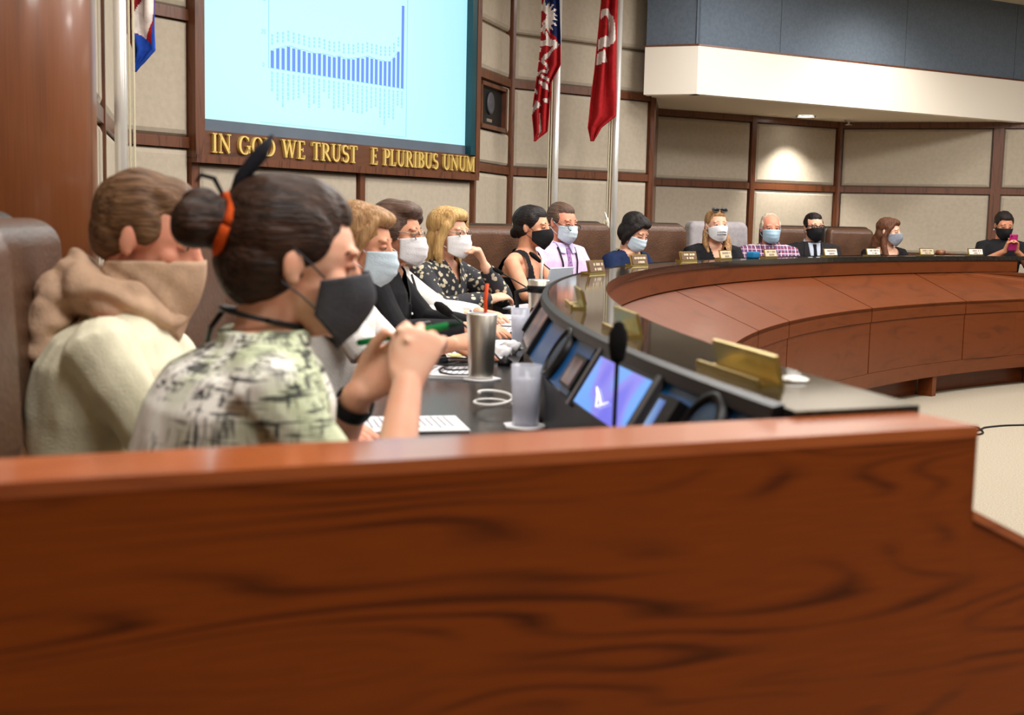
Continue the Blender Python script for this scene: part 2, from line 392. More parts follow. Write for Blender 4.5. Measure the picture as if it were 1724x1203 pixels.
wr = band('wall_upper_return', S0 - (S1 - S0) * .3, S1 + (S1 - S0) * .0, 2.80, CEILZ, .1, BLUEF, 'short blue fabric end wall above the soffit', .035)
# remaining room, out of view, closes the light in
CREAMW = mat('room_wall_paint', S(206, 194, 172), .9, spec=.1, noise=(3, S(200, 188, 166)))
for nm, c, h in (('wall_right', (15.9, 6, 1.77), (.1, 11, 1.77)), ('wall_rear', (6, -4.9, 1.77), (10, .1, 1.77)), ('wall_far', (6, 16.9, 1.77), (10, .1, 1.77)), ('wall_side', (-3.9, 6, 1.77), (.1, 11, 1.77))):
    tag(obj(nm, MB().box(c, h), CREAMW), 'plain cream wall of the room', kind='structure')
# wooden column at the left edge of the view
ce_ = aty(128, 300, 3.75); cx, cy, cr = ce_.x - .40, 3.85, .41
tag(obj('wooden_column', MB().lathe([(cr, 0), (cr, CEILZ)], n=64), COLW, smooth=False, M=Matrix.Translation((cx, cy, 0))), 'thick veneered round wooden column at the left edge of the picture', 'column')
for p in bpy.data.objects['wooden_column'].data.polygons: p.use_smooth = abs(p.normal.z) < .5

# alcove downlight and sprinkler
dl = atz(1357, 195, 2.394)
t = empty('downlight', Matrix.Translation(dl)); tag(t, 'round recessed downlight in the soffit above the alcove', 'downlight')
obj('ring', MB().lathe([(.085, .0), (.10, -.002), (.10, -.012), (.085, -.012), (.08, .0)], n=32, cap=False), mat('lamp_ring', S(170, 160, 140), .4, noise=(10, S(160, 150, 130))), t, True)
obj('lens', MB().lathe([(.083, -.009), (.083, .0)], n=32), mat('lamp_lens', (1, 1, 1, 1), .5, emit=(1, .96, .88, 1), estr=9), t)
spot('alcove_spot', (dl.x, dl.y, 2.37), 84, 98, .75, target=(dl.x + .12, dl.y + .22, 0), r=.03)
sp = atz(1429, 202, 2.394)
t = empty('sprinkler', Matrix.Translation(sp)); tag(t, 'small metal sprinkler head hanging from the soffit', 'sprinkler')
obj('stem', MB().tube([(0, 0, 0), (0, 0, -.05)], .012), STEEL, t); obj('deflector', MB().lathe([(.035, -.052), (.035, -.047)], n=16), STEEL, t); obj('flange', MB().lathe([(.04, -.012), (.045, 0)], n=16), STEEL, t)
# wall washers: ceiling downlights in front of soffit and screen wall
wash = [(S1 + (S3 - S1).normalized() * 1.9 + Vector((.45, -.9, 0)), 75)]
for p, e in wash: spot('wall_wash_spot', (p.x, p.y, 3.45), e, 120, 1., target=(p.x - .25, p.y + .6, 2.0), r=.12)

# ------------------------------------------------------------------ projection screen and lettering
f0, z_ = hit_wall(BL, tS, 323, 100); f1, _ = hit_wall(BL, tS, 777, 150)
ZB, ZTOP = 1.825, CEILZ - .12
scr = empty('projection_screen', frame(BL, tS)); tag(scr, 'large lit projection screen showing a blue bar chart', 'screen')
m = bpy.data.materials.new('screen_light'); m.use_nodes = True; nt = m.node_tree
b = nt.nodes['Principled BSDF']; b.inputs['Base Color'].default_value = (.02, .02, .02, 1); b.inputs['Roughness'].default_value = .6
tc = nt.nodes.new('ShaderNodeTexCoord'); gr = nt.nodes.new('ShaderNodeTexNoise'); gr.inputs['Scale'].default_value = .35; gr.inputs['Detail'].default_value = 0
rp = nt.nodes.new('ShaderNodeValToRGB'); rp.color_ramp.elements[0].color = S(166, 238, 255); rp.color_ramp.elements[1].color = S(204, 252, 255)
rp.color_ramp.elements[0].position = .4; rp.color_ramp.elements[1].position = .6
nt.links.new(tc.outputs['Object'], gr.inputs['Vector']); nt.links.new(gr.outputs['Fac'], rp.inputs[0]); nt.links.new(rp.outputs[0], b.inputs['Emission Color']); b.inputs['Emission Strength'].default_value = .70
SCREEN_M = m
yS = -.03
disp = obj('display', MB().box(((f0 + f1) / 2, yS, (ZB + ZTOP) / 2), ((f1 - f0) / 2, .01, (ZTOP - ZB) / 2)), SCREEN_M, scr)
obj('lower_border', MB().box(((f0 + f1) / 2, yS - .002, ZB - .035), ((f1 - f0) / 2, .012, .035)), mat('screen_border', S(96, 108, 122), .5, noise=(4, S(88, 100, 114))), scr)
obj('side_reveal', MB().box((f1 + .03, -.045, (ZB - .07 + ZTOP) / 2), (.03, .05, (ZTOP - ZB + .07) / 2)), mat('teal_side', S(30, 74, 84), .3, noise=(3, S(24, 66, 76))), scr)
obj('frame_side', MB().box((f0 - .03, -.045, (1.60 + ZTOP) / 2), (.035, .055, (ZTOP - 1.6) / 2)), TRIMW, scr)
obj('frame_side', MB().box((f1 + .085, -.045, (1.60 + ZTOP) / 2), (.026, .055, (ZTOP - 1.6) / 2)), TRIMW, scr)
obj('letter_board', MB().box(((f0 + f1) / 2 + .02, -.035, 1.685), ((f1 - f0) / 2 + .05, .04, .072)), wood('board_wood', S(104, 62, 36), S(74, 42, 24), (1, 5, 5), 6, .4, .2), scr)
obj('lower_rail', MB().box(((f0 + f1) / 2 + .02, -.05, 1.592), ((f1 - f0) / 2 + .08, .055, .022)), TRIMW, scr)
# chart, flat print drawn on the display (kept as thin pieces on the screen plane)
BAR = mat('chart_bar_blue', S(74, 108, 205), .6, emit=S(96, 134, 226), estr=.5, noise=(5, S(70, 104, 200)))
PALE = mat('chart_print', S(120, 170, 215), .6, emit=S(128, 190, 226), estr=.62, noise=(5, S(116, 166, 210)))
def sc(px, py):
    s, z = hit_wall(BL, tS, px, py); return s, z
yP = yS - .0125
def plate(mb, x0, x1, z0, z1): mb.box(((x0 + x1) / 2, yP, (z0 + z1) / 2), (abs(x1 - x0) / 2, .0015, abs(z1 - z0) / 2))
b0, bz = sc(450, 110); b1, bz1 = sc(669, 154); bz = (bz + bz1) / 2
hts = [85, 72, 74, 80, 76, 75, 76, 76, 78, 82, 81, 81, 82, 86, 85, 84, 87, 93, 95, 103, 104, 103, 102, 103, 106, 125, 150]
NB = 28; pts = []
rnd = random.Random(3)
vals = [.105, .125, .13, .145, .14, .138, .135, .13, .135, .14, .135, .13, .13, .14, .13, .135, .138, .155, .155, .17, .165, .165, .16, .165, .17, .2, .245, .56]
lab = MB(); val = MB(); line = MB()
for i in range(NB):
    x = b0 + (b1 - b0) * i / (NB - 1); h = vals[i]
    mb = MB(); plate(mb, x - .012, x + .012, bz, bz + h); obj('chart_bar', mb, BAR, scr)
    z = bz - .02
    for k in range(rnd.randint(4, 9)):
        l = rnd.uniform(.010, .028); plate(lab, x - .008, x + .006, z - l, z); z -= l + .005
    if i < NB - 1:
        z = bz + h + .035
        for k in range(3): plate(val, x - .007, x + .007, z, z + .017); z += .023
    pts.append((x, yP - .001, bz + h * .99 + rnd.uniform(0, .012)))
tag(obj('axis_labels', lab, PALE, scr), kind='stuff'); tag(obj('value_labels', val, PALE, scr), kind='stuff')
line.tube(pts[:-1], .0025, 5); obj('trend_line', line, PALE, scr)
cf = MB(); xa, xb = b0 - .1, b1 + .05
cf.box(((xa + xb) / 2, yP, bz - .33), ((xb - xa) / 2, .0015, .002)); cf.box((xb, yP, bz + .3), (.002, .0015, .63)); cf.box((b0 - .03, yP, bz + .4), (.002, .0015, .4)); cf.box(((b0 + b1) / 2, yP, bz), ((b1 - b0) / 2 + .03, .0015, .002))
obj('chart_frame', cf, PALE, scr)
def text_mesh(body, size):
    cu = bpy.data.curves.new('t', 'FONT'); cu.body = body; cu.size = size; cu.align_x = 'CENTER'; cu.extrude = .0008
    o = bpy.data.objects.new('t', cu); COL.objects.link(o); dg = bpy.context.evaluated_depsgraph_get()
    me = bpy.data.meshes.new_from_object(o.evaluated_get(dg)); bpy.data.objects.remove(o); bpy.data.curves.remove(cu); return me
RX = Matrix.Rotation(PI / 2, 4, 'X')
for k, tx in enumerate(('mes Include: Aggravated Assault/Battery, Arson, Auto Theft, Burglary, Homicide, Rape, Robbery,', 'and Theft')):
    me = text_mesh(tx, .056); me.materials.append(PALE)
    xc = (b0 + b1) / 2 + .12; wd = max(v.co.x for v in me.vertices) - min(v.co.x for v in me.vertices)
    sx = min(1, (sc(702, 225)[0] - sc(420, 185)[0]) / wd) if k == 0 else .9
    obj('caption', me, None, scr, M=Matrix.Translation((xc, yP, bz - .405 - .06 * k)) @ RX @ Matrix.Scale(sx, 4, (1, 0, 0)))
for k, tx in enumerate(('0', '20', '40')):
    me = text_mesh(tx, .04); me.materials.append(PALE); obj('caption', me, None, scr, M=Matrix.Translation((b0 - .075, yP, bz + .195 * k)) @ RX)

# serif capitals, built from strokes (unit height)
def stroke(mb, pts, w, y0=-.5, y1=.5):
    ws = w if isinstance(w, (list, tuple)) else [w] * len(pts); L_, R_ = [], []
    for i, p in enumerate(pts):
        a = Vector(pts[max(i - 1, 0)]); c = Vector(pts[min(i + 1, len(pts) - 1)]); d = (c - a).normalized(); n = Vector((-d.y, d.x))
        L_.append(Vector(p) + n * ws[i] / 2); R_.append(Vector(p) - n * ws[i] / 2)
    mb.rings([[(l.x, y0, l.y), (r.x, y0, r.y), (r.x, y1, r.y), (l.x, y1, l.y)] for l, r in zip(L_, R_)])
def serif(mb, x, z, w=.3): stroke(mb, [(x - w / 2, z), (x + w / 2, z)], .06)
def arcp(cx, cz, rx, rz, a0, a1, n=14): return [(cx + rx * math.cos(math.radians(a0 + (a1 - a0) * i / n)), cz + rz * math.sin(math.radians(a0 + (a1 - a0) * i / n))) for i in range(n + 1)]
def arcw(a0, a1, n=14, thick=.16, thin=.05): return [thin + (thick - thin) * abs(math.cos(math.radians(a0 + (a1 - a0) * i / n))) for i in range(n + 1)]
TK, TN = .15, .065
def glyph(ch):
    m = MB(); V = lambda x, w=TK: stroke(m, [(x, .03), (x, .97)], w)
    if ch == 'I': V(.2); serif(m, .2, .03); serif(m, .2, .97); w = .4
    elif ch == 'N': V(.15, TN); V(.72, TN); stroke(m, [(.12, .95), (.74, .03)], TK); serif(m, .12, .97, .22); serif(m, .15, .03, .26); serif(m, .72, .97, .26); w = .86
    elif ch == 'O': stroke(m, arcp(.42, .5, .34, .46, 0, 360, 28), arcw(0, 360, 28)); w = .84
    elif ch == 'G': stroke(m, arcp(.42, .5, .34, .46, 48, 335, 22), arcw(48, 335, 22)); stroke(m, [(.72, .1), (.72, .44)], TK); serif(m, .7, .46, .28); stroke(m, [(.68, .72), (.68, .93)], .05); w = .86
    elif ch == 'D': V(.18); stroke(m, arcp(.34, .5, .4, .45, -90, 90, 16), arcw(-90, 90, 16)); stroke(m, [(.04, .97), (.36, .95)], TN); stroke(m, [(.04, .03), (.36, .05)], TN); w = .84
    elif ch == 'W':
        for a, b_ in (((.08, .97), (.3, .03)), ((.5, .97), (.74, .03))): stroke(m, [a, b_], TK)
        for a, b_ in (((.3, .03), (.52, .95)), ((.74, .03), (.96, .97))): stroke(m, [a, b_], TN)
        serif(m, .08, .97, .26); serif(m, .5, .97, .24); serif(m, .97, .97, .22); w = 1.08
    elif ch == 'E':
        V(.18); stroke(m, [(.04, .97), (.56, .97)], TN); stroke(m, [(.04, .03), (.58, .03)], TN); stroke(m, [(.2, .51), (.44, .51)], TN)
        stroke(m, [(.55, .97), (.56, .8)], .05); stroke(m, [(.57, .03), (.59, .22)], .05); stroke(m, [(.44, .4), (.44, .62)], .05); w = .64
    elif ch == 'T': V(.34); stroke(m, [(.03, .97), (.65, .97)], TN); stroke(m, [(.04, .97), (.03, .77)], .05); stroke(m, [(.64, .97), (.65, .77)], .05); serif(m, .34, .03); w = .68
    elif ch in 'PR':
        V(.18); serif(m, .18, .03); stroke(m, [(.04, .97), (.34, .96)], TN); stroke(m, arcp(.32, .72, .24, .24, -90, 90, 12), arcw(-90, 90, 12)); stroke(m, [(.2, .48), (.34, .48)], TN)
        if ch == 'R': stroke(m, [(.36, .48), (.7, .05)], TK); serif(m, .72, .03, .16)
        w = .62 if ch == 'P' else .78
    elif ch == 'B':
        V(.18); stroke(m, [(.04, .97), (.34, .96)], TN); stroke(m, [(.04, .03), (.36, .04)], TN); stroke(m, [(.2, .52), (.36, .52)], TN)
        stroke(m, arcp(.32, .74, .21, .22, -90, 90, 12), arcw(-90, 90, 12)); stroke(m, arcp(.34, .28, .26, .24, -90, 90, 12), arcw(-90, 90, 12)); w = .68
    elif ch == 'U': stroke(m, [(.18, .97), (.18, .34)] + arcp(.43, .32, .25, .28, 180, 360, 12) + [(.68, .97)], [TK, TK] + [.13 - .005 * i for i in range(13)] + [TN]); serif(m, .18, .97, .3); serif(m, .68, .97, .24); w = .84
    elif ch == 'S':
        p = arcp(.3, .73, .2, .23, 35, 240, 12) + arcp(.31, .27, .23, .24, 62, -150, 12); stroke(m, p, [.06 + .09 * math.sin(PI * i / (len(p) - 1)) for i in range(len(p))])
        stroke(m, [(.49, .76), (.49, .96)], .05); stroke(m, [(.1, .05), (.1, .26)], .05); w = .6
    elif ch == 'L': V(.18); serif(m, .18, .97); stroke(m, [(.04, .03), (.56, .03)], TN); stroke(m, [(.56, .03), (.58, .24)], .05); w = .62
    elif ch == 'M':
        V(.14, TN); V(.86, TK); stroke(m, [(.14, .97), (.48, .05)], TK); stroke(m, [(.48, .05), (.84, .97)], TN)
        serif(m, .12, .03, .22); serif(m, .1, .97, .2); serif(m, .86, .03, .28); serif(m, .9, .97, .22); w = 1.02
    return m, w
def letters(text, px0, px1, label):
    s0, _ = hit_wall(BL, tS, px0, 240); s1, _ = hit_wall(BL, tS, px1, 270)
    t = empty('wall_lettering', frame(BL, tS) @ Matrix.Translation((s0, -.075, 1.632))); tag(t, label, 'lettering')
    G = [(None, .42) if c == ' ' else glyph(c) for c in text]; tot = sum(w for _, w in G) + .06 * (len(G) - 1)
    k = (s1 - s0) / tot; x = 0.
    for c, (g, w) in zip(text, G):
        if g: obj('letter', g, GOLDL, t, M=Matrix.Translation((x * k, -.008, 0)) @ Matrix.Diagonal((k, .022, .112, 1)))
        x += w + .06
letters('IN GOD WE TRUST', 338, 584, 'raised gold serif letters reading IN GOD WE TRUST')
letters('E PLURIBUS UNUM', 608, 783, 'raised gold serif letters reading E PLURIBUS UNUM')

# loudspeaker in its niche
t = empty('wall_loudspeaker', wF.matrix_world @ Matrix.Translation((nx0, 0, nzb)) if False else frame(B1, tF) @ Matrix.Translation((nx0, 0, nzb))); tag(t, 'small black loudspeaker set in a wooden wall niche', 'speaker')
nw, nh = nx1 - nx0, nzt - nzb
fb = MB()
for c, h in (((nw / 2, -.03, .015), (nw / 2, .04, .015)), ((nw / 2, -.03, nh - .015), (nw / 2, .04, .015)), ((.015, -.03, nh / 2), (.015, .04, nh / 2)), ((nw - .02, -.03, nh / 2), (.02, .04, nh / 2))): fb.box(c, h)
obj('niche_frame', fb, TRIMW, t); obj('cabinet', MB().box((nw / 2, -.012, nh / 2), (nw / 2 - .03, .02, nh / 2 - .03)), BLACKP, t)
rot = Matrix.Rotation(PI / 2, 4, 'X')
obj('cone', MB().lathe([(.085, .0), (.085, .012), (.06, .014), (.03, .002), (.012, .012)], n=28), mat('cone_grey', (.09, .09, .1, 1), .5, noise=(20, (.07, .07, .08, 1))), t, True, M=Matrix.Translation((nw / 2 - .02, -.034, nh * .58)) @ rot)
obj('badge', MB().box((nw / 2 - .03, -.034, .07), (.06, .003, .012)), STEEL, t)

# ------------------------------------------------------------------ council desk: an arc about CC
CC = Vector((8.88, 3.63, 0)); RI, RO, RW, RE = 8.60, 8.78, 8.89, 9.27     # ledge inner/outer edge, riser foot, worktop people edge
ZL, ZK = 1.06, .82
PD = Vector((math.cos(math.radians(23.4)), math.sin(math.radians(23.4)), 0)); PN = Vector((-PD.y, PD.x, 0))   # end panel direction / normal
E0 = Vector((.565, 1.50, 0)); PT = .115                                                                      # near end panel: top inner corner, thickness
CHD = (Vector((4.21, 10.86, 0)) - Vector((.53, 1.58, 0))).normalized()
F0 = Vector((4.23, 10.9, 0))
def pol(a, r, z=0.): return Vector((CC.x - r * math.cos(a), CC.y + r * math.sin(a), z))      # a=0 points to -x, grows away from the camera
def ang(p): return math.atan2(p[1] - CC.y, CC.x - p[0])
def end_ang(r, p0):
    """angle where radius r meets the line through p0 along PD"""
    lo, hi = -1.2, 1.6
    for _ in range(60):
        mid = (lo + hi) / 2; q = pol(mid, r)
        if (q - p0).dot(PN) > 0: hi = mid
        else: lo = mid
    return hi
def arc_strip(name, prof, m, parent, a_in=None, a_out=None, n=72, p_start=None, p_end=None, smooth=False):
    """sweep a closed profile [(r,z)] along the arc; ends cut along the end panel lines unless angles are given"""
    rs = []
    for i in range(n + 1):
        ring = []
        for r, z in prof:
            a0 = a_in if a_in is not None else end_ang(r, p_start); a1 = a_out if a_out is not None else end_ang(r, p_end)
            ring.append(pol(a0 + (a1 - a0) * i / n, r, z))
        rs.append(ring)
    o = obj(name, MB().rings(rs), m, parent)
    return o
NEARP = E0 + PN * PT; FARP = F0
desk = empty('council_desk', Matrix.Identity(4)); tag(desk, 'long curved wooden council desk with black ledge and sloping front panels', 'desk')
G = dict(p_start=NEARP, p_end=FARP)
arc_strip('ledge_top', [(RI - .012, ZL - .035), (RI - .012, ZL), (RO, ZL), (RO, ZL - .035)], GRANITE, desk, n=120, **G)
arc_strip('lip_fascia', [(RI, .925), (RI, ZL - .035), (RI + .03, ZL - .035), (RI + .03, .925)], DESKW, desk, n=120, **G)
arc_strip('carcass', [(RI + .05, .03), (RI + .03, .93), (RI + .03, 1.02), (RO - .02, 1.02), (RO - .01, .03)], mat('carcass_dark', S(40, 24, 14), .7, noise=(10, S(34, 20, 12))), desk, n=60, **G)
arc_strip('lower_rail', [(8.15, .155), (8.15, .26), (8.2, .26), (8.2, .155)], DESKW, desk, **G)
arc_strip('toe_kick', [(8.30, 0), (8.30, .16), (8.34, .16), (8.34, 0)], DESKW, desk, **G)
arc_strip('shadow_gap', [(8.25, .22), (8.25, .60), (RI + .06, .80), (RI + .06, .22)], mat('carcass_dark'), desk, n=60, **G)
arc_strip('worktop', [(RW - .02, ZK - .035), (RW - .02, ZK), (RE, ZK), (RE + .012, ZK - .018), (RE, ZK - .035)], WORKTOP, desk, n=120, **G)
arc_strip('modesty_panel', [(RW - .03, .1), (RW - .03, ZK - .035), (RW, ZK - .035), (RW, .1)], DESKW, desk, n=60, **G)
# front panels: seam angles from the photograph's seams
aN, aF = end_ang(8.15, NEARP), end_ang(8.15, FARP)
seams = [ang(atz(px, py, .73)) for px, py in ((1212, 551), (1261, 535), (1388, 512), (1546, 500))]
st = seams[3] - seams[2]
lst = [aN] + [seams[0] - st * k for k in (8, 7, 6, 5, 4, 3, 2, 1)] + seams + [aF]
lst = sorted(a for a in lst if aN <= a <= aF); lst = [a for i, a in enumerate(lst) if i == 0 or a - lst[i - 1] > .02]
g = .0011
for a, b in zip(lst[:-1], lst[1:]):
    for nm, pr in (('slope_panel', [(8.145, .725), (RI + .025, .925), (RI + .025, .90), (8.145, .70)]),
                   ('upper_rail_panel', [(8.145, .625), (8.145, .72), (8.175, .72), (8.175, .625)]),
                   ('front_panel', [(8.152, .262), (8.152, .622), (8.18, .622), (8.18, .262)])):
        aa = [None, None]
        rs = []
        for i in range(9):
            ring = []
            for r, z in pr:
                q0 = end_ang(r, NEARP) + g if a == aN else a + g; q1 = end_ang(r, FARP) - g if b == aF else b - g
                ring.append(pol(q0 + (q1 - q0) * i / 8, r, z))
            rs.append(ring)
        obj(nm, MB().rings(rs), DESKW, desk)
for px, y in ((1527, 661),):
    pa = ang(atz(px, y, 0))
for k in range(-4, 2):
    a = pa + st * k * 1.0
    if aN + .02 < a < aF - .01:
        q = pol(a, 8.22); obj('pilaster', MB().box((0, 0, .09), (.03, .06, .09)), DESKW, desk, M=frame(q, pol(a + .01, 8.22) - q))
# far end panel and near end panel share the desk's section
def end_panel(p0, sgn, th, m, cap, topz=1.05, left=-1.9):
    # local X along PD (s=0 at ledge inner edge), local Y along PN
    prof = [(left, 0), (.47, 0), (.47, .72), (.0, .935), (.0, topz - .012), (left, topz - .012)]
    t = frame(p0, PD)
    return prof, t
prof, M_ = end_panel(E0, 1, PT, ENDW, CAPW)
t = tag(obj('end_panel', MB().prism([(-1.9, 0), (.005, 0), (.005, 1.038), (-1.9, 1.038)], 0, PT), ENDW, desk, M=M_), 'wide oak end panel of the desk filling the foreground')
obj('cap', MB().box((-.9475, PT / 2, 1.045), (.9525, PT / 2 + .001, .007)), CAPW, t)
obj('sloped_wing', MB().prism([(.006, 0), (.47, 0), (.47, .72), (.006, .935)], .004, PT - .004), ENDW, t)
obj('wing_edge', MB().prism([(.006, .935), (.47, .72), (.47, .732), (.006, .947)], 0, PT), CAPW, t)
FE = F0 + PN * .002
t = tag(obj('end_panel', MB().prism([(-.75, 0), (.45, 0), (.45, .73), (.02, .935), (.02, 1.05), (-.2, 1.05), (-.35, .83), (-.75, .83)], 0, .06), DESKW, desk, M=frame(FE, PD)), 'narrow wooden end panel at the far right end')
obj('pilaster', MB().box((.47, .03, .36), (.03, .045, .36)), DESKW, t)

# console riser between worktop and ledge: sloped face with screens
CON_REFL = mat('console_screen_reflection', S(8, 92, 158), .32, spec=.4, noise=(4, S(6, 78, 140)))  # blue reflection of the projection screen, painted as base colour
CON_WREFL = mat('console_wall_reflection', S(92, 92, 96), .3, spec=.5, noise=(4, S(82, 82, 88)))  # grey of the mirrored wall, painted as base colour on the other segments
RSL, ZSL = RO + .065, .94                 # foot of the sloped face
def con_pt(a, k, off=0.):
    """point on sloped face: k 0 top..1 foot; off = outward"""
    r = RO + (RSL - RO) * k; z = 1.05 + (ZSL - 1.05) * k
    n = Vector((1.05 - ZSL, RSL - RO)).normalized()     # (radial, z) normal
    return pol(a, r + n.x * off, z + n.y * off)
con = desk
a0c, a1c = end_ang(RO, NEARP) + .004, end_ang(RO, FARP) - .004
segl = .105; k = 0; a = a0c; segs = []
while a < a1c - .01:
    b = min(a + segl, a1c); segs.append((a, b)); a = b
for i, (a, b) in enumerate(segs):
    mtl = CON_REFL if i in (0, 1) else CON_WREFL
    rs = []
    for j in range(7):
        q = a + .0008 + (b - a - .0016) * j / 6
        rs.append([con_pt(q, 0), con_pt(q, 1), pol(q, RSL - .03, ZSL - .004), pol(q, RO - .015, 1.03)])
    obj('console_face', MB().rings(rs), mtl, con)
arc_strip('console_edge', [(RO - .002, ZL - .03), (RO - .002, ZL + .004), (RO + .014, ZL), (RO + .018, 1.04)], BLACKP, con, a_in=a0c, a_out=a1c, n=90)
arc_strip('console_riser', [(RSL - .004, ZK), (RSL + .004, ZSL), (RSL - .03, ZSL), (RSL - .03, ZK)], BLACKP, con, a_in=a0c, a_out=a1c, n=90)
def con_quad(a_, b_, k0, k1, off, th=.006, nseg=3):
    rs = []
    for j in range(nseg + 1):
        q = a_ + (b_ - a_) * j / nseg
        rs.append([con_pt(q, k0, off), con_pt(q, k1, off), con_pt(q, k1, off - th), con_pt(q, k0, off - th)])
    return MB().rings(rs)
def wallpaper(name, c1, c2, c3, e=1.):
    if name in MATS: return MATS[name]
    m = bpy.data.materials.new(name); m.use_nodes = True; MATS[name] = m; nt = m.node_tree; b = nt.nodes['Principled BSDF']
    tc = nt.nodes.new('ShaderNodeTexCoord'); n = nt.nodes.new('ShaderNodeTexNoise'); n.inputs['Scale'].default_value = 7.; n.inputs['Detail'].default_value = .5
    r = nt.nodes.new('ShaderNodeValToRGB'); r.color_ramp.interpolation = 'EASE'; r.color_ramp.elements[0].color = c1; r.color_ramp.elements[1].color = c2
    r.color_ramp.elements[0].position = .38; r.color_ramp.elements[1].position = .62; x = r.color_ramp.elements.new(.5); x.color = c3
    nt.links.new(tc.outputs['Object'], n.inputs[0]); nt.links.new(n.outputs[0], r.inputs[0]); nt.links.new(r.outputs[0], b.inputs['Emission Color'])
    b.inputs['Base Color'].default_value = (.01, .01, .012, 1); b.inputs['Roughness'].default_value = .15; b.inputs['Emission Strength'].default_value = e; return m
SCRN = wallpaper('display_purple_blue', S(108, 112, 236), S(104, 168, 250), S(136, 136, 240), .7)
SCRN2 = wallpaper('display_pale_blue', S(70, 120, 205), S(170, 205, 240), S(110, 160, 225), .55)
SCRND = wallpaper('display_dim', S(20, 30, 50), S(90, 100, 120), S(150, 110, 110), .3)
MDK = mat('bezel_grey', S(70, 68, 70), .35, noise=(10, S(60, 58, 60)))
def px_of(P):
    v = Vector(P) - EYE; return 862 + FPX * v.dot(CR) / v.dot(FWD)
def con_ang(px, k):
    """angle on the near run of the console whose face point at height share k is seen at column px"""
    lo, hi = end_ang(RO, NEARP) - .05, .0
    for _ in range(50):
        m_ = (lo + hi) / 2
        if px_of(con_pt(m_, k)) > px: lo = m_
        else: hi = m_
    return (lo + hi) / 2
def monitor(px0, py0, px1, py1, k0, k1, screen, label, small=False):
    """built-in display; ends given by two points of its top edge on the console face"""
    zt = 1.05 + (ZSL - 1.05) * k0
    q0, q1 = sorted((con_ang(px0, k0), con_ang(px1, k0)))
    t = tag(obj('console_display', con_quad(q0 - .0018, q1 + .0018, k0 - .07, k1 + .05, .010, .009), BLACKP, desk), label)
    def put(nm, mb, m): return obj(nm, mb, m, t)
    put('screen', con_quad(q0, q1, k0, k1, .0115, .003), screen)
    if not small:
        put('bezel_bar', con_quad(q0 - .0045, q0 - .0018, k0 - .1, k1 + .1, .014, .012), MDK); put('bezel_bar', con_quad(q1 + .0018, q1 + .0045, k0 - .1, k1 + .1, .014, .012), MDK)
    return t, q0, q1, put
t, q0, q1, put = monitor(1020, 600, 1107, 637, .2, .98, SCRN, 'wide console display with purple and blue picture, nearest to the camera')
lg = MB(); za = [(.62, .55), (.55, .38), (.66, .40), (.55, .28), (.7, .3)]
WH = mat('screen_white_mark', (1, 1, 1, 1), .5, emit=(1, 1, 1, 1), estr=.9, noise=(5, (.95, .95, 1, 1)))
pts = [con_pt(q0 + (q1 - q0) * u, v, .0145) for u, v in ((.46, .80), (.70, .62), (.62, .70), (.52, .86), (.38, .72))]
put('screen_mark', MB().tube(pts, .0009, 5), WH)
t, q0, q1, put = monitor(1120, 668, 1142, 680, .36, .9, SCRN2, 'small pale blue touch display beside the nearest console screen', True)
put('side_block', con_quad(q0 - .0075, q0 - .0022, .3, .9, .03, .03), BLACKP)
monitor(976, 583, 990, 594, .40, .85, SCRND, 'small dim console display behind the oval grille', True)
for i, aa in enumerate((ang(pol(-.03, 8.8)), .045, .14, .24)):
    q0, q1 = aa - .016, aa + .016
    t = obj('console_display', con_quad(q0 - .002, q1 + .002, .02, 1., .012, .011), BLACKP, desk)
    obj('screen', con_quad(q0, q1, .12, .9, .0135, .003), SCRND, t)
def grille(px, py, r, label):
    a = con_ang(px, .5); c = con_pt(a, .52, .004)
    ax = (con_pt(a + .01, .5) - con_pt(a - .01, .5)).normalized(); dn = (con_pt(a, 1) - con_pt(a, 0)).normalized(); nn = ax.cross(dn)
    if nn.z < 0: nn = -nn
    M = Matrix((ax, dn, nn)).transposed().to_4x4(); M.translation = c
    t = tag(obj('speaker_grille', MB().lathe([(r, -.004), (r, .012), (r - .008, .014), (r - .008, .0)], n=40, cap=False), BLACKP, desk, True, M=M), label)
    obj('mesh_cover', MB().lathe([(.002, .012), (r * .5, .0105), (r - .006, .004), (r - .006, -.004)], n=40), mat('grille_blue_grey', S(30, 58, 84), .4, noise=(30, S(22, 46, 70)), bump=(600, .5)), t, True)
grille(947, 600, .062, 'round speaker grille on the console past the purple display')
grille(1185, 697, .062, 'round speaker grille on the console nearest to the oak panel')

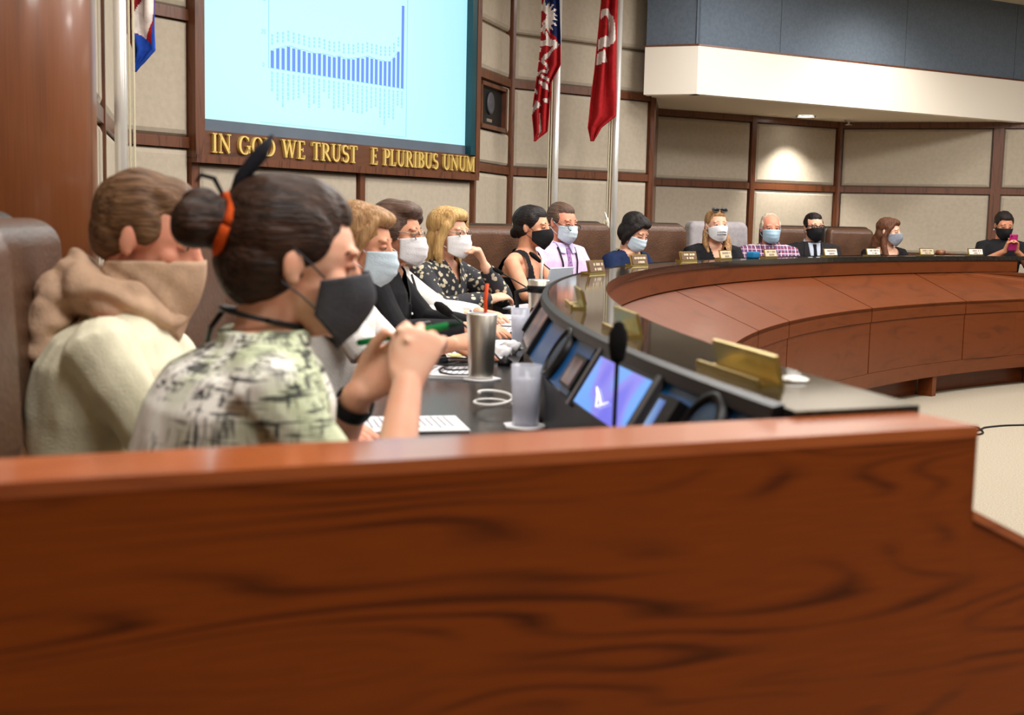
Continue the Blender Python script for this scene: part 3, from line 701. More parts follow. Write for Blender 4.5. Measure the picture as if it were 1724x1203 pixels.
# ------------------------------------------------------------------ things on the ledge
def tangent(a): return (pol(a + .01, 8.7) - pol(a - .01, 8.7)).normalized()
PLQ = mat('name_plaque_brown', S(108, 80, 58), .45, noise=(14, S(96, 70, 50)))
PLT = mat('name_plaque_tan', S(206, 190, 158), .5, noise=(14, S(196, 180, 148)))
PLGL = mat('name_plaque_glare', S(232, 226, 214), .5, noise=(14, S(224, 218, 206)))  # light glaring off the plaque face, painted as white
TXT = mat('plaque_lettering', S(214, 200, 170), .6, noise=(14, S(204, 190, 160)))
TXD = mat('plaque_lettering_dark', S(150, 132, 120), .6, noise=(14, S(140, 122, 110)))
def nameplate(px, py, label, kind='brown', L=.2, turn=0., h=.062):
    p = atz(px, py, ZL); a = ang(p); t_ = tangent(a)
    # local X along -tangent so that local -Y looks to the audience side
    M = frame(pol(a, 8.70, ZL), -t_) @ Matrix.Rotation(turn, 4, 'Z')
    o = empty('nameplate', M); tag(o, label, 'nameplate', 'nameplates along the ledge')
    tilt = math.radians(14)
    # audience side is local +Y (towards the arc centre) or -Y: resolved by sign
    sg = 1 if (M.to_3x3() @ Vector((0, 1, 0))).dot(CC - M.translation) > 0 else -1
    R = Matrix.Rotation(sg * tilt, 3, 'X')
    c = R @ Vector((0, 0, h / 2))
    obj('holder_plate', MB().box(c, (L / 2, .003, h / 2), R), GOLD, o)
    obj('foot', MB().box((0, -sg * .02, .003), (L / 2, .016, .003)), GOLD, o); obj('foot_lip', MB().box((0, -sg * .036, .006), (L / 2, .003, .006)), GOLD, o)
    ins = obj('name_insert', MB().box(c + R @ Vector((0, sg * .004, .002)), (L / 2 - .008, .0025, h / 2 - .008), R), {'white': PLGL, 'text': PLT}.get(kind, PLQ), o)
    tx = MB(); rn = random.Random(int(px)); 
    for row, zz in ((0, .011), (1, -.010)):
        x = -L * (.32 if row == 0 else .2)
        while x < L * (.32 if row == 0 else .2):
            l = rn.uniform(.007, .013); tx.box(c + R @ Vector((x, sg * .0075, zz)), (l / 2, .0008, .0055), R); x += l + .005 + (.012 if rn.random() < .2 else 0)
    if kind != 'blank': tag(obj('lettering', tx, TXT if kind == 'brown' else TXD, o), kind='stuff')
    return o
nameplate(1292, 634, 'large brass nameplate nearest to the camera, seen from behind', L=.25, h=.047)
nameplate(1042, 560, 'brass nameplate with pale blue reflection, second from the camera', L=.22, h=.05)
nameplate(988, 516, 'brass nameplate on the ledge before the silver tumbler, third from the camera', L=.21, h=.052)
nameplate(990, 461, 'brass nameplate in front of the man in the pink shirt', turn=-.28, L=.17)
nameplate(1042, 447, 'brown nameplate in front of the woman in navy', turn=-.28, L=.17)
nameplate(1119, 439, 'brown nameplate in front of the empty leather chair', turn=-.28, L=.17)
nameplate(1173, 435, 'nameplate left of the woman with long blonde-brown hair', 'text')
nameplate(1249, 432, 'nameplate left of the man in the plaid shirt', 'text')
nameplate(1335, 429, 'nameplate whitened by painted glare between the plaid shirt and the dark uniform', 'white')
nameplate(1418, 428.5, 'nameplate whitened by painted glare right of the man in the dark uniform', 'white')
nameplate(1521, 428.5, 'nameplate with red print right of the brown-haired woman', 'text')
nameplate(1603, 428.5, 'nameplate whitened by painted glare nearest to the far right end of the desk', 'white')
p = atz(1336, 641, ZL)
t = tag(obj('cable_port', MB().lathe([(.021, 0), (.023, .003), (.019, .004)], n=28), STEEL, desk, True, M=Matrix.Translation(p)), 'round white cap set flush in the ledge'); obj('disc', MB().lathe([(.018, .003), (.018, .0055), (.002, .006)], n=28), WHITEP, t, True)

# ------------------------------------------------------------------ flagpoles and flags
def flagpole(px, Y, label, r=.026, cleat=True, side=-1, lean=0):
    p = aty(px, 300, Y)
    t = empty('flagpole', Matrix.Translation((p.x, p.y, 0))); tag(t, label, 'flagpole')
    obj('pole', MB().lathe([(r, .03), (r, 3.45)], n=24), ALU, t, True); obj('base', MB().lathe([(.075, 0), (.075, .015), (.05, .04), (r, .05)], n=28), ALU, t, True)
    obj('finial', MB().lathe([(r, 3.45), (.03, 3.48), (.012, 3.5)], n=16), GOLD, t, True)
    for k in (0, 1): obj('halyard', MB().tube([(side * (r + .014 + k * .018), -.01, 1.15), (side * (r + .012 + k * .018), -.01, 2.4), (side * (r + .01 + .016 * k), -.01, 3.42)], .0055, 6), ROPE, t)
    if cleat:
        c = MB().tube([(side * (r + .035), -.02, 1.14), (side * (r + .02), -.02, 1.2), (side * (r + .02), -.02, 1.28), (side * (r + .05), -.02, 1.36)], [.006, .014, .014, .005], 8, round_ends=True)
        obj('cleat', c, ALU, t, True); obj('rope_coil', MB().tube([(side * (r + .04) + .02 * math.sin(i * 1.3), -.035 + .004 * (i % 3), 1.24 + .055 * math.cos(i * .9)) for i in range(18)], .006, 6), ROPE, t, True)
    return t, p
t1, p1 = flagpole(934, 10.1, 'metal flagpole with halyard behind the man in pink')
t2, p2 = flagpole(1035, 10.5, 'metal flagpole with halyard left of the wooden pilaster')
t3, p3 = flagpole(205, 5.15, 'metal flagpole beside the wooden column', cleat=False, side=1)
RED = plain('flag_red', (176, 34, 38)); FWH = plain('flag_white', (238, 226, 220)); NAVY = plain('flag_navy', (28, 36, 84)); FBL = plain('flag_blue', (40, 84, 190)); DKR = plain('flag_dark_red', (140, 26, 32))
def inpoly(x, y, P):
    c = False; j = len(P) - 1
    for i in range(len(P)):
        if (P[i][1] > y) != (P[j][1] > y) and x < (P[j][0] - P[i][0]) * (y - P[i][1]) / (P[j][1] - P[i][1]) + P[i][0]: c = not c
        j = i
    return c
def flag(name, outline, Y, shapes, base, label, folds=5, amp=.035, nx=44, nz=150, ztop=3.36):
    """outline: left & right edge polylines in picture points [(y, xl, xr)] read at depth Y; shapes: [(mat, polygon)] coloured cloth pieces"""
    mats = [base] + [m for m, _ in shapes]; uniq = []
    for m in mats:
        if m not in uniq: uniq.append(m)
    py0, py1 = outline[0][0], outline[-1][0]
    ox = aty(outline[0][2], outline[0][0], Y)
    mb = MB(); vs = []; pc = []
    for j in range(nz + 1):
        y = py0 + (py1 - py0) * j / nz
        for (ya, la, ra), (yb, lb, rb) in zip(outline[:-1], outline[1:]):
            if ya <= y <= yb + 1e-6:
                k = (y - ya) / max(1e-6, yb - ya); xl, xr = la + (lb - la) * k, ra + (rb - ra) * k; break
        for i in range(nx + 1):
            u = i / nx; x = xl + (xr - xl) * u
            P = aty(x, y, Y)
            k = min(1, (xr - xl) / 30)
            P.y += -.02 + amp * k * math.sin(u * folds * PI + .6 * math.sin(j / nz * 4)) + .012 * math.sin(u * 17 + j * .05)
            vs.append(P - Vector((ox.x, Y, 0))); pc.append((x, y))
    fs = []; mi = []
    for j in range(nz):
        for i in range(nx):
            a = j * (nx + 1) + i; fs.append((a, a + 1, a + nx + 2, a + nx + 1))
            cx_ = (pc[a][0] + pc[a + 1][0]) / 2; cy_ = (pc[a][1] + pc[a + nx + 1][1]) / 2; k = 0
            for n_, (m, P) in enumerate(shapes):
                if inpoly(cx_, cy_, P): k = uniq.index(m)
            mi.append(k)
    mb.v = [tuple(v) for v in vs]; mb.f = fs; mb.mi = mi
    me = mesh_of(mb, name, uniq, True)
    o = obj(name, me, M=Matrix.Translation((ox.x, Y, 0))); sd = o.modifiers.new('thickness', 'SOLIDIFY'); sd.thickness = .004
    return tag(o, label, 'flag')
C3 = lambda pts: [(780 + x / 3.165, y / 3.165) for x, y in pts]
sun = []
for i in range(26):
    a = -PI / 2 - .2 + i * (PI + .9) / 25; r_ = 62 if i % 2 else 98
    sun.append((425 + r_ * math.cos(a) * .85, 95 + r_ * math.sin(a)))
flag('flag', [(-120, 912, 945), (0, 912, 942), (70, 910, 944), (110, 906, 944), (140, 902, 928), (190, 895, 925), (222, 898, 922), (238, 899, 901)], 10.03,
     [(NAVY, C3([(415, -300), (525, -300), (520, 245), (470, 175), (440, 60)])), (FWH, C3(sun + [(400, 120)])), (RED, C3([(380, 60), (425, 55), (442, 85), (435, 130), (400, 160), (380, 160)])),
      (FWH, C3([(418, 118), (440, 112), (432, 130), (420, 132)])), (FWH, C3([(395, 215), (440, 215), (440, 170), (460, 205), (515, 235), (430, 330), (420, 310), (485, 245), (395, 245)])),
      (FWH, C3([(390, 255), (415, 255), (412, 275), (390, 275)])), (FWH, C3([(385, 290), (410, 330), (385, 340)])), (FWH, C3([(420, 310), (462, 370), (452, 385), (415, 325)])),
      (FWH, C3([(385, 395), (410, 375), (455, 378), (450, 392), (415, 392), (388, 412)])), (FWH, C3([(415, 400), (450, 410), (462, 450), (440, 425), (412, 415)])), (FWH, C3([(405, 430), (440, 440), (460, 490), (440, 480), (405, 450)])),
      (FWH, C3([(375, 470), (395, 480), (398, 505), (372, 490)])), (FWH, C3([(360, 600), (385, 530), (412, 560), (400, 575), (362, 612)])), (FWH, C3([(425, 530), (456, 520), (452, 550), (430, 545)])),
      (FWH, C3([(400, 600), (412, 600), (418, 700), (402, 735)]))], RED, 'red white and navy flag with a sunburst hanging on its pole')
flag('flag', [(-120, 1015, 1044), (0, 1012, 1040), (60, 1006, 1038), (120, 1000, 1037), (165, 994, 1037), (196, 991, 1036), (215, 989, 1012), (238, 994, 999)], 10.42,
     [(FWH, C3([(735, 55), (770, 52), (800, 95), (808, 210), (795, 240), (715, 268), (718, 210), (775, 190), (770, 110), (760, 85), (732, 105)])), (FWH, C3([(712, 285), (750, 272), (766, 328), (722, 348), (704, 345)])),
      ], RED, 'plain red flag with white block shapes hanging on its pole', folds=4)
C1p = lambda pts: [(x / 3.645, y / 3.645) for x, y in pts]
flag('flag', [(-170, 214, 262), (0, 214, 261), (50, 214, 263), (86, 226, 265), (105, 227, 248), (121, 227, 230)], 5.4,
     [(FWH, C1p([(895, -100), (945, -100), (945, 130), (910, 245), (815, 195)])), (FBL, C1p([(815, 200), (910, 245), (945, 280), (950, 60), (940, -600), (975, -600), (975, 500), (815, 500)])),
      (RED, C1p([(945, 130), (948, 285), (908, 240)]))], DKR, 'red white and blue flag hanging beside the wooden column', folds=4, amp=.02)

# ------------------------------------------------------------------ chairs
def make_chair():
    t = empty('executive_chair', Matrix.Identity(4)); 
    bow = lambda p: Vector((p.x, p.y + .35 * p.x * p.x, p.z))
    def taper(p): k = 1 - .06 * max(0, p.z) / .36; return Vector((p.x * k, p.y + .45 * p.x * p.x - .08 * max(0, p.z), p.z))
    obj('back_shell', MB().rbox((0, -.315, .90), (.265, .05, .385), .05, n=5, f=taper), LEATHD, t, True)
    obj('head_cushion', MB().rbox((0, -.255, 1.075), (.245, .06, .195), .055, n=5, f=lambda p: Vector((p.x * (1 - .05 * max(0, p.z) / .2), p.y + .45 * p.x * p.x - .07 * max(0, p.z), p.z))), LEATHER, t, True)
    obj('lumbar_cushion', MB().rbox((0, -.235, .72), (.235, .06, .155), .05, n=5, f=bow), LEATHER2, t, True)
    obj('seat', MB().rbox((0, .02, .46), (.265, .265, .06), .05, n=4), LEATHER, t, True)
    for sx in (-1, 1):
        a = obj('armrest', MB().rbox((sx * .305, -.02, .685), (.04, .19, .025), .022, n=3), LEATHD, t, True)
        obj('arm_post', MB().tube([(sx * .305, .08, .67), (sx * .3, .03, .52), (sx * .22, 0, .42)], [.018, .02, .02], 8), BLACKP, a, True)
    obj('gas_column', MB().lathe([(.05, .1), (.05, .2), (.03, .21), (.03, .41)], n=16), BLACKP, t, True)
    for k in range(5):
        a = 2 * PI * k / 5 + .3; d = Vector((math.cos(a), math.sin(a), 0))
        l = obj('base_leg', MB().tube([d * .03 + Vector((0, 0, .12)), d * .30 + Vector((0, 0, .085))], [.028, .018], 8), BLACKP, t, True)
        obj('caster', MB().tube([d * .30 + Vector((-d.y, d.x, 0)) * .025 + Vector((0, 0, .034)), d * .30 - Vector((-d.y, d.x, 0)) * .025 + Vector((0, 0, .034))], .033, 12), BLACKP, l, True)
    return t
chair0 = make_chair(); used = [False]
def chair(x, y, face, label, zs=1.):
    o = chair0 if not used[0] else copy_tree(chair0); used[0] = True
    d = Vector((face[0], face[1], 0)).normalized()
    o.matrix_world = Matrix.Translation((x, y, 0)) @ Matrix.Rotation(math.atan2(-d.x, d.y), 4, 'Z') @ Matrix.Diagonal((1, 1, zs, 1))
    return tag(o, label, 'chair', 'leather chairs around the desk')
def chair_arc(px, Y, r, label, turn=0., zs=1.):
    p = aty(px, 375, Y); a = ang(p); q = pol(a, r); f = (CC - q).normalized(); f = Matrix.Rotation(math.radians(turn), 3, 'Z') @ f
    return chair(q.x, q.y, f, label, zs)

# ------------------------------------------------------------------ people
def lerp(a, b, k): return a + (b - a) * k
def hand(mb, wrist, d, n, side, curl=(.25, .3, .35, .4), spread=.10, sc=1., thumb=.3):
    wrist = Vector(wrist); d = Vector(d).normalized(); n = Vector(n); n = (n - d * n.dot(d)).normalized()
    l = d.cross(n) if side == 'R' else n.cross(d)
    rs = []
    for k, (x, wd, th) in enumerate(((-.02, .023, .019), (.0, .025, .018), (.03, .034, .017), (.06, .041, .015), (.09, .040, .012), (.098, .034, .008))):
        c = wrist + d * x * sc + l * (.003 if k > 1 else 0)
        rs.append([c + (l * math.cos(2 * PI * i / 14) * wd + n * math.sin(2 * PI * i / 14) * th) * sc for i in range(14)])
    mb.rings(rs)
    for i, (off, ln) in enumerate(((.031, .074), (.0105, .083), (-.0105, .077), (-.030, .060))):
        dd = (d + l * (off / .03) * spread).normalized(); p = wrist + (d * (.088 - .004 * abs(i - 1)) + l * off) * sc
        pts = [p - dd * .02 * sc, p]; rad = [.0095 * sc, .0095 * sc]
        for j, f in enumerate((.46, .30, .24)):
            ax = l if side == 'L' else -l
            # rotate finger direction towards the palm normal
            a = curl[i] * (1.0 if j < 2 else .7)
            perp = (n - dd * n.dot(dd)).normalized(); dd = (dd * math.cos(a) + perp * math.sin(a)).normalized()
            p = p + dd * ln * f * sc; pts.append(p); rad.append((.0088, .0082, .0070)[j] * sc)
        mb.tube(pts, rad, 8, round_ends=True)
    p = wrist + (d * .02 + l * .024) * sc; dd = (d * .75 + l * .62 + n * .22).normalized()
    pts = [p - dd * .01, p]; rad = [.014 * sc, .0135 * sc]
    for j, ln in enumerate((.035, .03, .024)):
        perp = (d - dd * dd.dot(d)); perp = perp.normalized() if perp.length > 1e-4 else n
        dd = (dd * math.cos(thumb) + (perp * .7 + n * .5).normalized() * math.sin(thumb)).normalized(); p = p + dd * ln * sc; pts.append(p); rad.append((.0115, .0105, .009)[j] * sc)
    mb.tube(pts, rad, 8, round_ends=True)

def head_prims(mb, H, jaw=1.):
    """skull, jaw, nose, brow, ears, lips in the head frame (+Y is the face); H = head matrix"""
    R = H.to_3x3()
    def e(c, r, rot=None): mb.ell(H @ Vector(c), r, R if rot is None else R @ rot, 18, 12)
    e((0, -.012, .028), (.075, .096, .086))
    e((0, .020, .012), (.068, .074, .078))
    e((0, .026, -.035), (.060 * jaw, .068, .072))
    e((0, .042, -.075), (.044 * jaw, .045, .040))
    e((0, .076, -.094), (.020, .018, .018))
    for s in (-1, 1):
        e((s * .043, .058, -.024), (.020, .020, .020))
        e((s * .030, .082, .021), (.026, .011, .009))
        e((s * .073, -.012, -.010), (.009, .017, .028), Matrix.Rotation(s * .35, 3, 'Z'))
        e((s * .072, -.009, -.030), (.008, .010, .011))
        e((s * .011, .096, -.036), (.0095, .010, .008))
    mb.tube([H @ Vector(p) for p in ((0, .086, .018), (0, .098, -.008), (0, .110, -.030))], [.009, .0105, .0125], 10, round_ends=True)
    mb.tube([H @ Vector(p) for p in ((-.022, .082, -.064), (0, .091, -.062), (.022, .082, -.064))], [.005, .0075, .005], 8, round_ends=True)
    mb.tube([H @ Vector(p) for p in ((-.018, .082, -.073), (0, .090, -.074), (.018, .082, -.073))], [.005, .008, .005], 8, round_ends=True)

def mask_mesh(H, style, drop=0.):
    nu, nv = 28, 16; mb = MB(); rows = []
    for j in range(nv + 1):
        v = j / nv; row = []
        for i in range(nu + 1):
            u = -1 + 2 * i / nu; ph = u * (1.28 if style == 'surgical' else 1.42)
            top = -.002 - .024 * abs(u) ** 1.3 if style != 'surgical' else -.006 - .012 * abs(u) ** 1.5
            bot = (-.128 + .050 * abs(u) ** 1.6) if style != 'surgical' else (-.124 + .030 * abs(u) ** 1.6)
            z = lerp(top, bot, v) - drop * (1 - abs(u)) * v
            rx = .071 - .010 * v; ry = .083 + .0 * v
            bump_ = .036 * math.exp(-(u / .42) ** 2) * math.exp(-((v - .34) / .42) ** 2)
            if style == 'surgical': bump_ = .033 * math.exp(-(u / .55) ** 2) * math.exp(-((v - .42) / .48) ** 2) + (.0022 * math.sin(v * 24) * (1 - abs(u)))
            y = .016 + ry * math.cos(ph) + bump_ - .018 * max(0, v - .75) / .25 * (1 - abs(u))
            x = (rx + .004) * math.sin(ph) * 1.05
            row.append(H @ Vector((x, y + .002, z)))
        rows.append(row)
    mb.rings(rows, cap=False, closed=False); 
    return mb
def hair_mb(style, H):
    mb = MB(); R = H.to_3x3()
    def e(c, r, rot=None): mb.ell(H @ Vector(c), r, R if rot is None else R @ rot, 20, 14)
    def tb(ps, rs): mb.tube([H @ Vector(p) for p in ps], rs, 12, round_ends=True)
    if style == 'short_man':
        e((0, -.024, .038), (.080, .094, .088)); e((0, .015, .072), (.062, .075, .050)); e((0, -.055, -.005), (.068, .058, .065))
        for s in (-1, 1): e((s * .066, .012, .022), (.014, .032, .036))
    elif style == 'short_volume':
        e((0, -.022, .045), (.088, .098, .088)); e((0, .020, .088), (.072, .080, .042)); e((0, -.055, -.010), (.078, .062, .075))
        e((.02, .055, .09), (.05, .04, .03))
        for s in (-1, 1): e((s * .072, .005, .015), (.018, .036, .050))
    elif style == 'slick':                       # pulled back
        e((0, -.022, .034), (.082, .102, .091)); e((0, .004, .066), (.068, .078, .058)); e((0, -.048, -.012), (.074, .068, .072))
        for s in (-1, 1): e((s * .064, .006, .036), (.017, .036, .044))
    elif style == 'bob':
        e((0, -.020, .040), (.086, .100, .088)); e((0, -.040, -.030), (.084, .074, .085)); e((0, .022, .085), (.066, .076, .040))
        for s in (-1, 1): tb([(s * .070, .030, .055), (s * .084, .022, .0), (s * .086, .010, -.055), (s * .078, .012, -.095)], [.022, .022, .024, .016])
        for s in (-1, 1): e((s * .070, -.008, -.008), (.022, .042, .055))
        tb([(.03, .070, .090), (.062, .058, .055), (.080, .038, .0), (.082, .028, -.05)], [.014, .016, .015, .012])
    elif style == 'bob_blond':
        e((0, -.020, .040), (.088, .102, .090)); e((0, -.040, -.030), (.086, .074, .080)); e((0, .022, .085), (.068, .078, .040))
        for s in (-1, 1): tb([(s * .060, .045, .075), (s * .082, .022, .02), (s * .084, -.002, -.045), (s * .074, -.01, -.085)], [.020, .022, .024, .016])
    elif style == 'wavy':
        e((0, -.020, .042), (.088, .102, .088)); e((0, .025, .085), (.070, .076, .042)); e((0, -.050, -.05), (.086, .068, .105))
        for s in (-1, 1): tb([(s * .045, .062, .082), (s * .080, .038, .03), (s * .090, .008, -.04), (s * .094, .005, -.10), (s * .080, .012, -.15)], [.020, .024, .028, .028, .014])
        tb([(-.05, -.07, -.10), (-.06, -.06, -.17)], [.05, .03]); tb([(.04, -.07, -.10), (.05, -.06, -.17)], [.05, .03])
    elif style == 'long':
        e((0, -.020, .038), (.083, .100, .087)); e((0, .020, .080), (.062, .074, .040)); e((0, -.055, -.04), (.082, .060, .09))
        for s in (-1, 1): tb([(s * .040, .062, .080), (s * .076, .034, .03), (s * .084, .000, -.05), (s * .092, .005, -.13), (s * .098, .045, -.22), (s * .09, .065, -.29)], [.018, .020, .026, .030, .028, .012])
        tb([(0, -.07, -.08), (0, -.085, -.2), (0, -.08, -.27)], [.07, .07, .03])
    elif style == 'side_long':                   # slick top with one long tail over the shoulder
        e((0, -.022, .036), (.081, .099, .087)); e((0, .002, .070), (.064, .076, .050)); e((0, -.05, -.03), (.076, .058, .085))
        tb([(-.07, -.02, -.05), (-.085, .02, -.14), (-.06, .075, -.22), (-.03, .10, -.33), (-.025, .10, -.42)], [.03, .034, .034, .030, .014])
        tb([(.07, -.03, -.05), (.085, .0, -.13), (.07, .03, -.2)], [.026, .026, .012])
    elif style == 'balding':
        e((0, -.045, .012), (.079, .075, .072)); e((0, -.028, .050), (.074, .086, .068))
        for s in (-1, 1): e((s * .070, -.004, .020), (.013, .036, .038))
    elif style == 'crew':
        e((0, -.026, .036), (.0795, .091, .086)); e((0, .005, .068), (.064, .070, .050)); e((0, -.055, .0), (.068, .052, .055))
        for s in (-1, 1): e((s * .068, .006, .020), (.012, .028, .034))
    return mb

SKINS = {}
def person(label, head, face, body=None, pitch=0., lean=.12, skin_m=None, hair='short_man', hair_m=None, mask=None, mask_m=None, shirt_m=None, sleeve='long', width=1., voxel=.006,
           arms=None, neckline=None, glasses=None, roll=0., stand=False, trousers_m=None, hands=None, hs=1., brow_m=None, zoff=0., thick=1., hair_fn=None, smooth=5, hv=None, wrinkle=0., hair_test=None, neck=.148):
    px, py, Y = head
    hp = aty(px, py, Y)
    f = Vector((face[0], face[1], 0)).normalized()
    bd = Vector((body[0], body[1], 0)).normalized() if body else (CC - V2(hp)).normalized()
    base = V2(hp) - bd * lean
    yaw = math.atan2(-bd.x, bd.y)
    M = Matrix.Translation(base) @ Matrix.Rotation(yaw, 4, 'Z'); Mi = M.inverted()
    P = empty('person', M); tag(P, label, 'person')
    hl = Mi @ hp; fl = Mi.to_3x3() @ f
    H = Matrix.Translation(hl) @ Matrix.Rotation(math.atan2(-fl.x, fl.y), 4, 'Z') @ Matrix.Rotation(-math.radians(pitch), 4, 'X') @ Matrix.Rotation(math.radians(roll), 4, 'Y') @ Matrix.Scale(hs, 4)
    for k in range(3): pass
    hz = hl.z
    # H used for primitives: radii are not scaled, keep hs near 1
    nb = Vector((0, lean * .86 - .02, hz - neck)); sh_z = nb.z - .015; pel = Vector((0, -.0, .53 if not stand else hz - .72))
    W = .172 * width
    sh = {s: Vector((sx * W, lean * .74 - .02, sh_z - .045)) for s, sx in (('L', -1), ('R', 1))}
    def torso(mb, inf=0., top=True, zcut=None):
        zc = lambda k: lerp(pel.z, sh_z, k)
        rows = [(-.12, .165, .125), (0., .170, .130), (.22, .150, .118), (.45, .150, .115), (.70, .165, .122), (.86, .168, .110), (.95, .150, .088)]
        rs = []
        for k, wx, dy in rows:
            c = Vector((0, lerp(pel.y, lean * .72 - .02, max(0, k)), zc(k))); wx = wx * width * thick + inf; dy = dy * thick + inf
            rs.append([c + Vector((math.cos(2 * PI * i / 24) * wx, math.sin(2 * PI * i / 24) * dy, 0)) for i in range(24)])
        for off, wx, dy in ((.030, .108, .070), (.052, .070 + inf * .5, .062 + inf * .5)):
            c = nb + Vector((0, 0, off - .035)); rs.append([c + Vector((math.cos(2 * PI * i / 24) * (wx * width + inf * .4), math.sin(2 * PI * i / 24) * (dy + inf * .4), 0)) for i in range(24)])
        mb.rings(rs)
    A = {}
    for s, sx in (('L', -1), ('R', 1)):
        d = dict(elbow=Vector((sx * .225 * width, lean * .72 + .10, max(.86, sh_z - .30))), wrist=Vector((sx * .11, lean * .72 + .335, .865)), d=(-sx * .35, 1, -.05), n=(0, 0, -1), curl=(.2, .22, .25, .3), spread=.12)
        if arms and s in arms: d.update({k: (Vector(v) if k in ('elbow', 'wrist') else v) for k, v in arms[s].items()})
        A[s] = d
    bm_ = MB(); head_prims(bm_, H); 
    bm_.tube([H @ Vector((0, -.018, -.045)), lerp(H @ Vector((0, -.02, -.1)), nb, .55), nb + Vector((0, -.005, -.04))], [.054, .053, .062], 16, round_ends=True)
    torso(bm_, -.010 if shirt_m else 0.)
    for s, sx in (('L', -1), ('R', 1)):
        a = A[s]; e_, w_ = a['elbow'], a['wrist']
        bm_.tube([sh[s] + Vector((-sx * .05, 0, .01)), sh[s], lerp(sh[s], e_, .5), e_], [.050, .047, .043, .038], 14, round_ends=True)
        bm_.tube([e_, lerp(e_, w_, .3), w_], [.038, .039, .025], 14, round_ends=True)
        hand(bm_, w_, a['d'], a['n'], s, a['curl'], a['spread'], thumb=a.get('thumb', .3))
    knee = Vector((0, .42, .50)); foot = Vector((0, .40, .05))
    legs = MB()
    for sx in (-1, 1):
        if stand: pts = [Vector((sx * .09, 0, pel.z + .02)), Vector((sx * .09, .01, pel.z * .52)), Vector((sx * .09, 0, .07))]
        else: pts = [Vector((sx * .09, .0, .51)), Vector((sx * .11, .42, .50)), Vector((sx * .11, .38, .08))]
        legs.tube([pts[0], lerp(pts[0], pts[1], .5), pts[1]], [.088, .080, .062], 12, round_ends=True); legs.tube([pts[1], lerp(pts[1], pts[2], .35), pts[2]], [.062, .060, .042], 12, round_ends=True)
        sho = MB().tube([pts[2] + Vector((0, -.05, -.035)), pts[2] + Vector((0, .06, -.035)), pts[2] + Vector((0, .17, -.045))], [.04, .042, .028], 10, round_ends=True)
        obj('shoe', sho, mat('shoe_black', S(26, 24, 24), .4, noise=(10, S(20, 18, 18))), P, True)
    obj('trousers', legs, trousers_m or plain('trousers_dark', (38, 38, 44)), P, True)
    me = remesh(bm_, voxel, smooth); me.name = 'body'; me.materials.clear(); me.materials.append(skin_m); obj('body', me, None, P)
    # shirt
    if shirt_m:
        s_ = MB(); torso(s_, .014)
        fr = {'long': 1.93, 'short': .62, 'half': .88, 'cap': .35, 'elbow': 1.0, None: 0}[sleeve]
        for s, sx in (('L', -1), ('R', 1)):
            e_, w_ = A[s]['elbow'], A[s]['wrist']
            if fr > 0:
                k = min(1, fr); s_.tube([sh[s] + Vector((-sx * .06, 0, .008)), sh[s], lerp(sh[s], e_, k * .5), lerp(sh[s], e_, k)], [.066, .068, lerp(.066, .058, k), lerp(.068, .054, k)], 14, round_ends=fr > 1)
            if fr > 1:
                k = fr - 1; s_.tube([e_, lerp(e_, w_, k * .5), lerp(e_, w_, k)], [.054, .049, .036], 14, round_ends=False)
        me = remesh(s_, voxel * 1.15, smooth)
        if neckline:
            me = del_verts(me, lambda co: neckline(co, nb, sh_z))
        if wrinkle: displace(me, lambda c: wrinkle * (mnoise.noise(Vector((c.x * 9, c.y * 9, c.z * 5))) + .5 * mnoise.noise(Vector((c.x * 22 + c.z * 8, c.y * 22, c.z * 9)))))
        me.name = 'shirt'; me.materials.clear(); me.materials.append(shirt_m)
        so = obj('shirt', me, None, P)
        P['_'] = 0; del P['_']
    else: so = None
    # hair
    if hair:
        hm = hair_mb(hair, H)
        if hair_fn: hair_fn(hm, H)
        me = remesh(hm, hv or voxel, 3)
        hi = H.inverted()
        def face_cut(co):
            q = co @ np.array(hi.to_3x3()).T + np.array(hi.translation)
            return (q[:, 1] > .058) & (q[:, 2] < .060) & (np.abs(q[:, 0]) < .050)
        if hair_test is not False: me = del_verts(me, face_cut)
        displace(me, lambda c: .0035 * mnoise.noise(Vector((c.x * 60, c.y * 25, c.z * 25))))
        me.name = 'hair'; me.materials.clear(); me.materials.append(hair_m); obj('hair', me, None, P)
    # eyes and brows
    for sx in (-1, 1):
        ey = MB(); ey.ell(H @ Vector((sx * .031, .0785, .0015)), (.0135, .0120, .0075), H.to_3x3(), 14, 9)
        eo = obj('eye', ey, mat('eye_white', S(226, 216, 208), .25, noise=(20, S(218, 206, 198))), P, True)
        obj('iris', MB().ell(H @ Vector((sx * .031, .0885, .0015)), (.0062, .0030, .0062), H.to_3x3(), 10, 6), mat('iris_dark', S(44, 28, 20), .2, noise=(20, S(36, 22, 16))), eo, True)
        obj('eyelid', MB().ell(H @ Vector((sx * .031, .0782, .0035 if pitch < 8 else .0020)), (.0165, .0137, .0085), H.to_3x3() @ Matrix.Rotation(.35, 3, 'X'), 14, 9), skin_m, P, True)
        obj('eyebrow', MB().tube([H @ Vector((sx * x, y, z)) for x, y, z in ((.014, .089, .0235), (.028, .0885, .0275), (.043, .080, .0255), (.053, .068, .018))], [.0022, .0034, .0030, .0014], 6), brow_m or hair_m or skin_m, P, True)
    if mask:
        mo = obj('face_mask', mask_mesh(H, mask), mask_m, P, True); sd = mo.modifiers.new('thickness', 'SOLIDIFY'); sd.thickness = .002; sd.offset = 0
        for sx in (-1, 1):
            for a, b in (((.070, .038, -.022), (.078, -.020, .018)), ((.068, .036, -.072), (.078, -.026, -.035))):
                obj('ear_loop', MB().tube([H @ Vector((sx * a[0], a[1], a[2])), H @ Vector((sx * (a[0] + .012), a[1] - .028, (a[2] + b[2]) / 2)), H @ Vector((sx * b[0], b[1], b[2]))], .0017, 5), mask_m, mo, True)
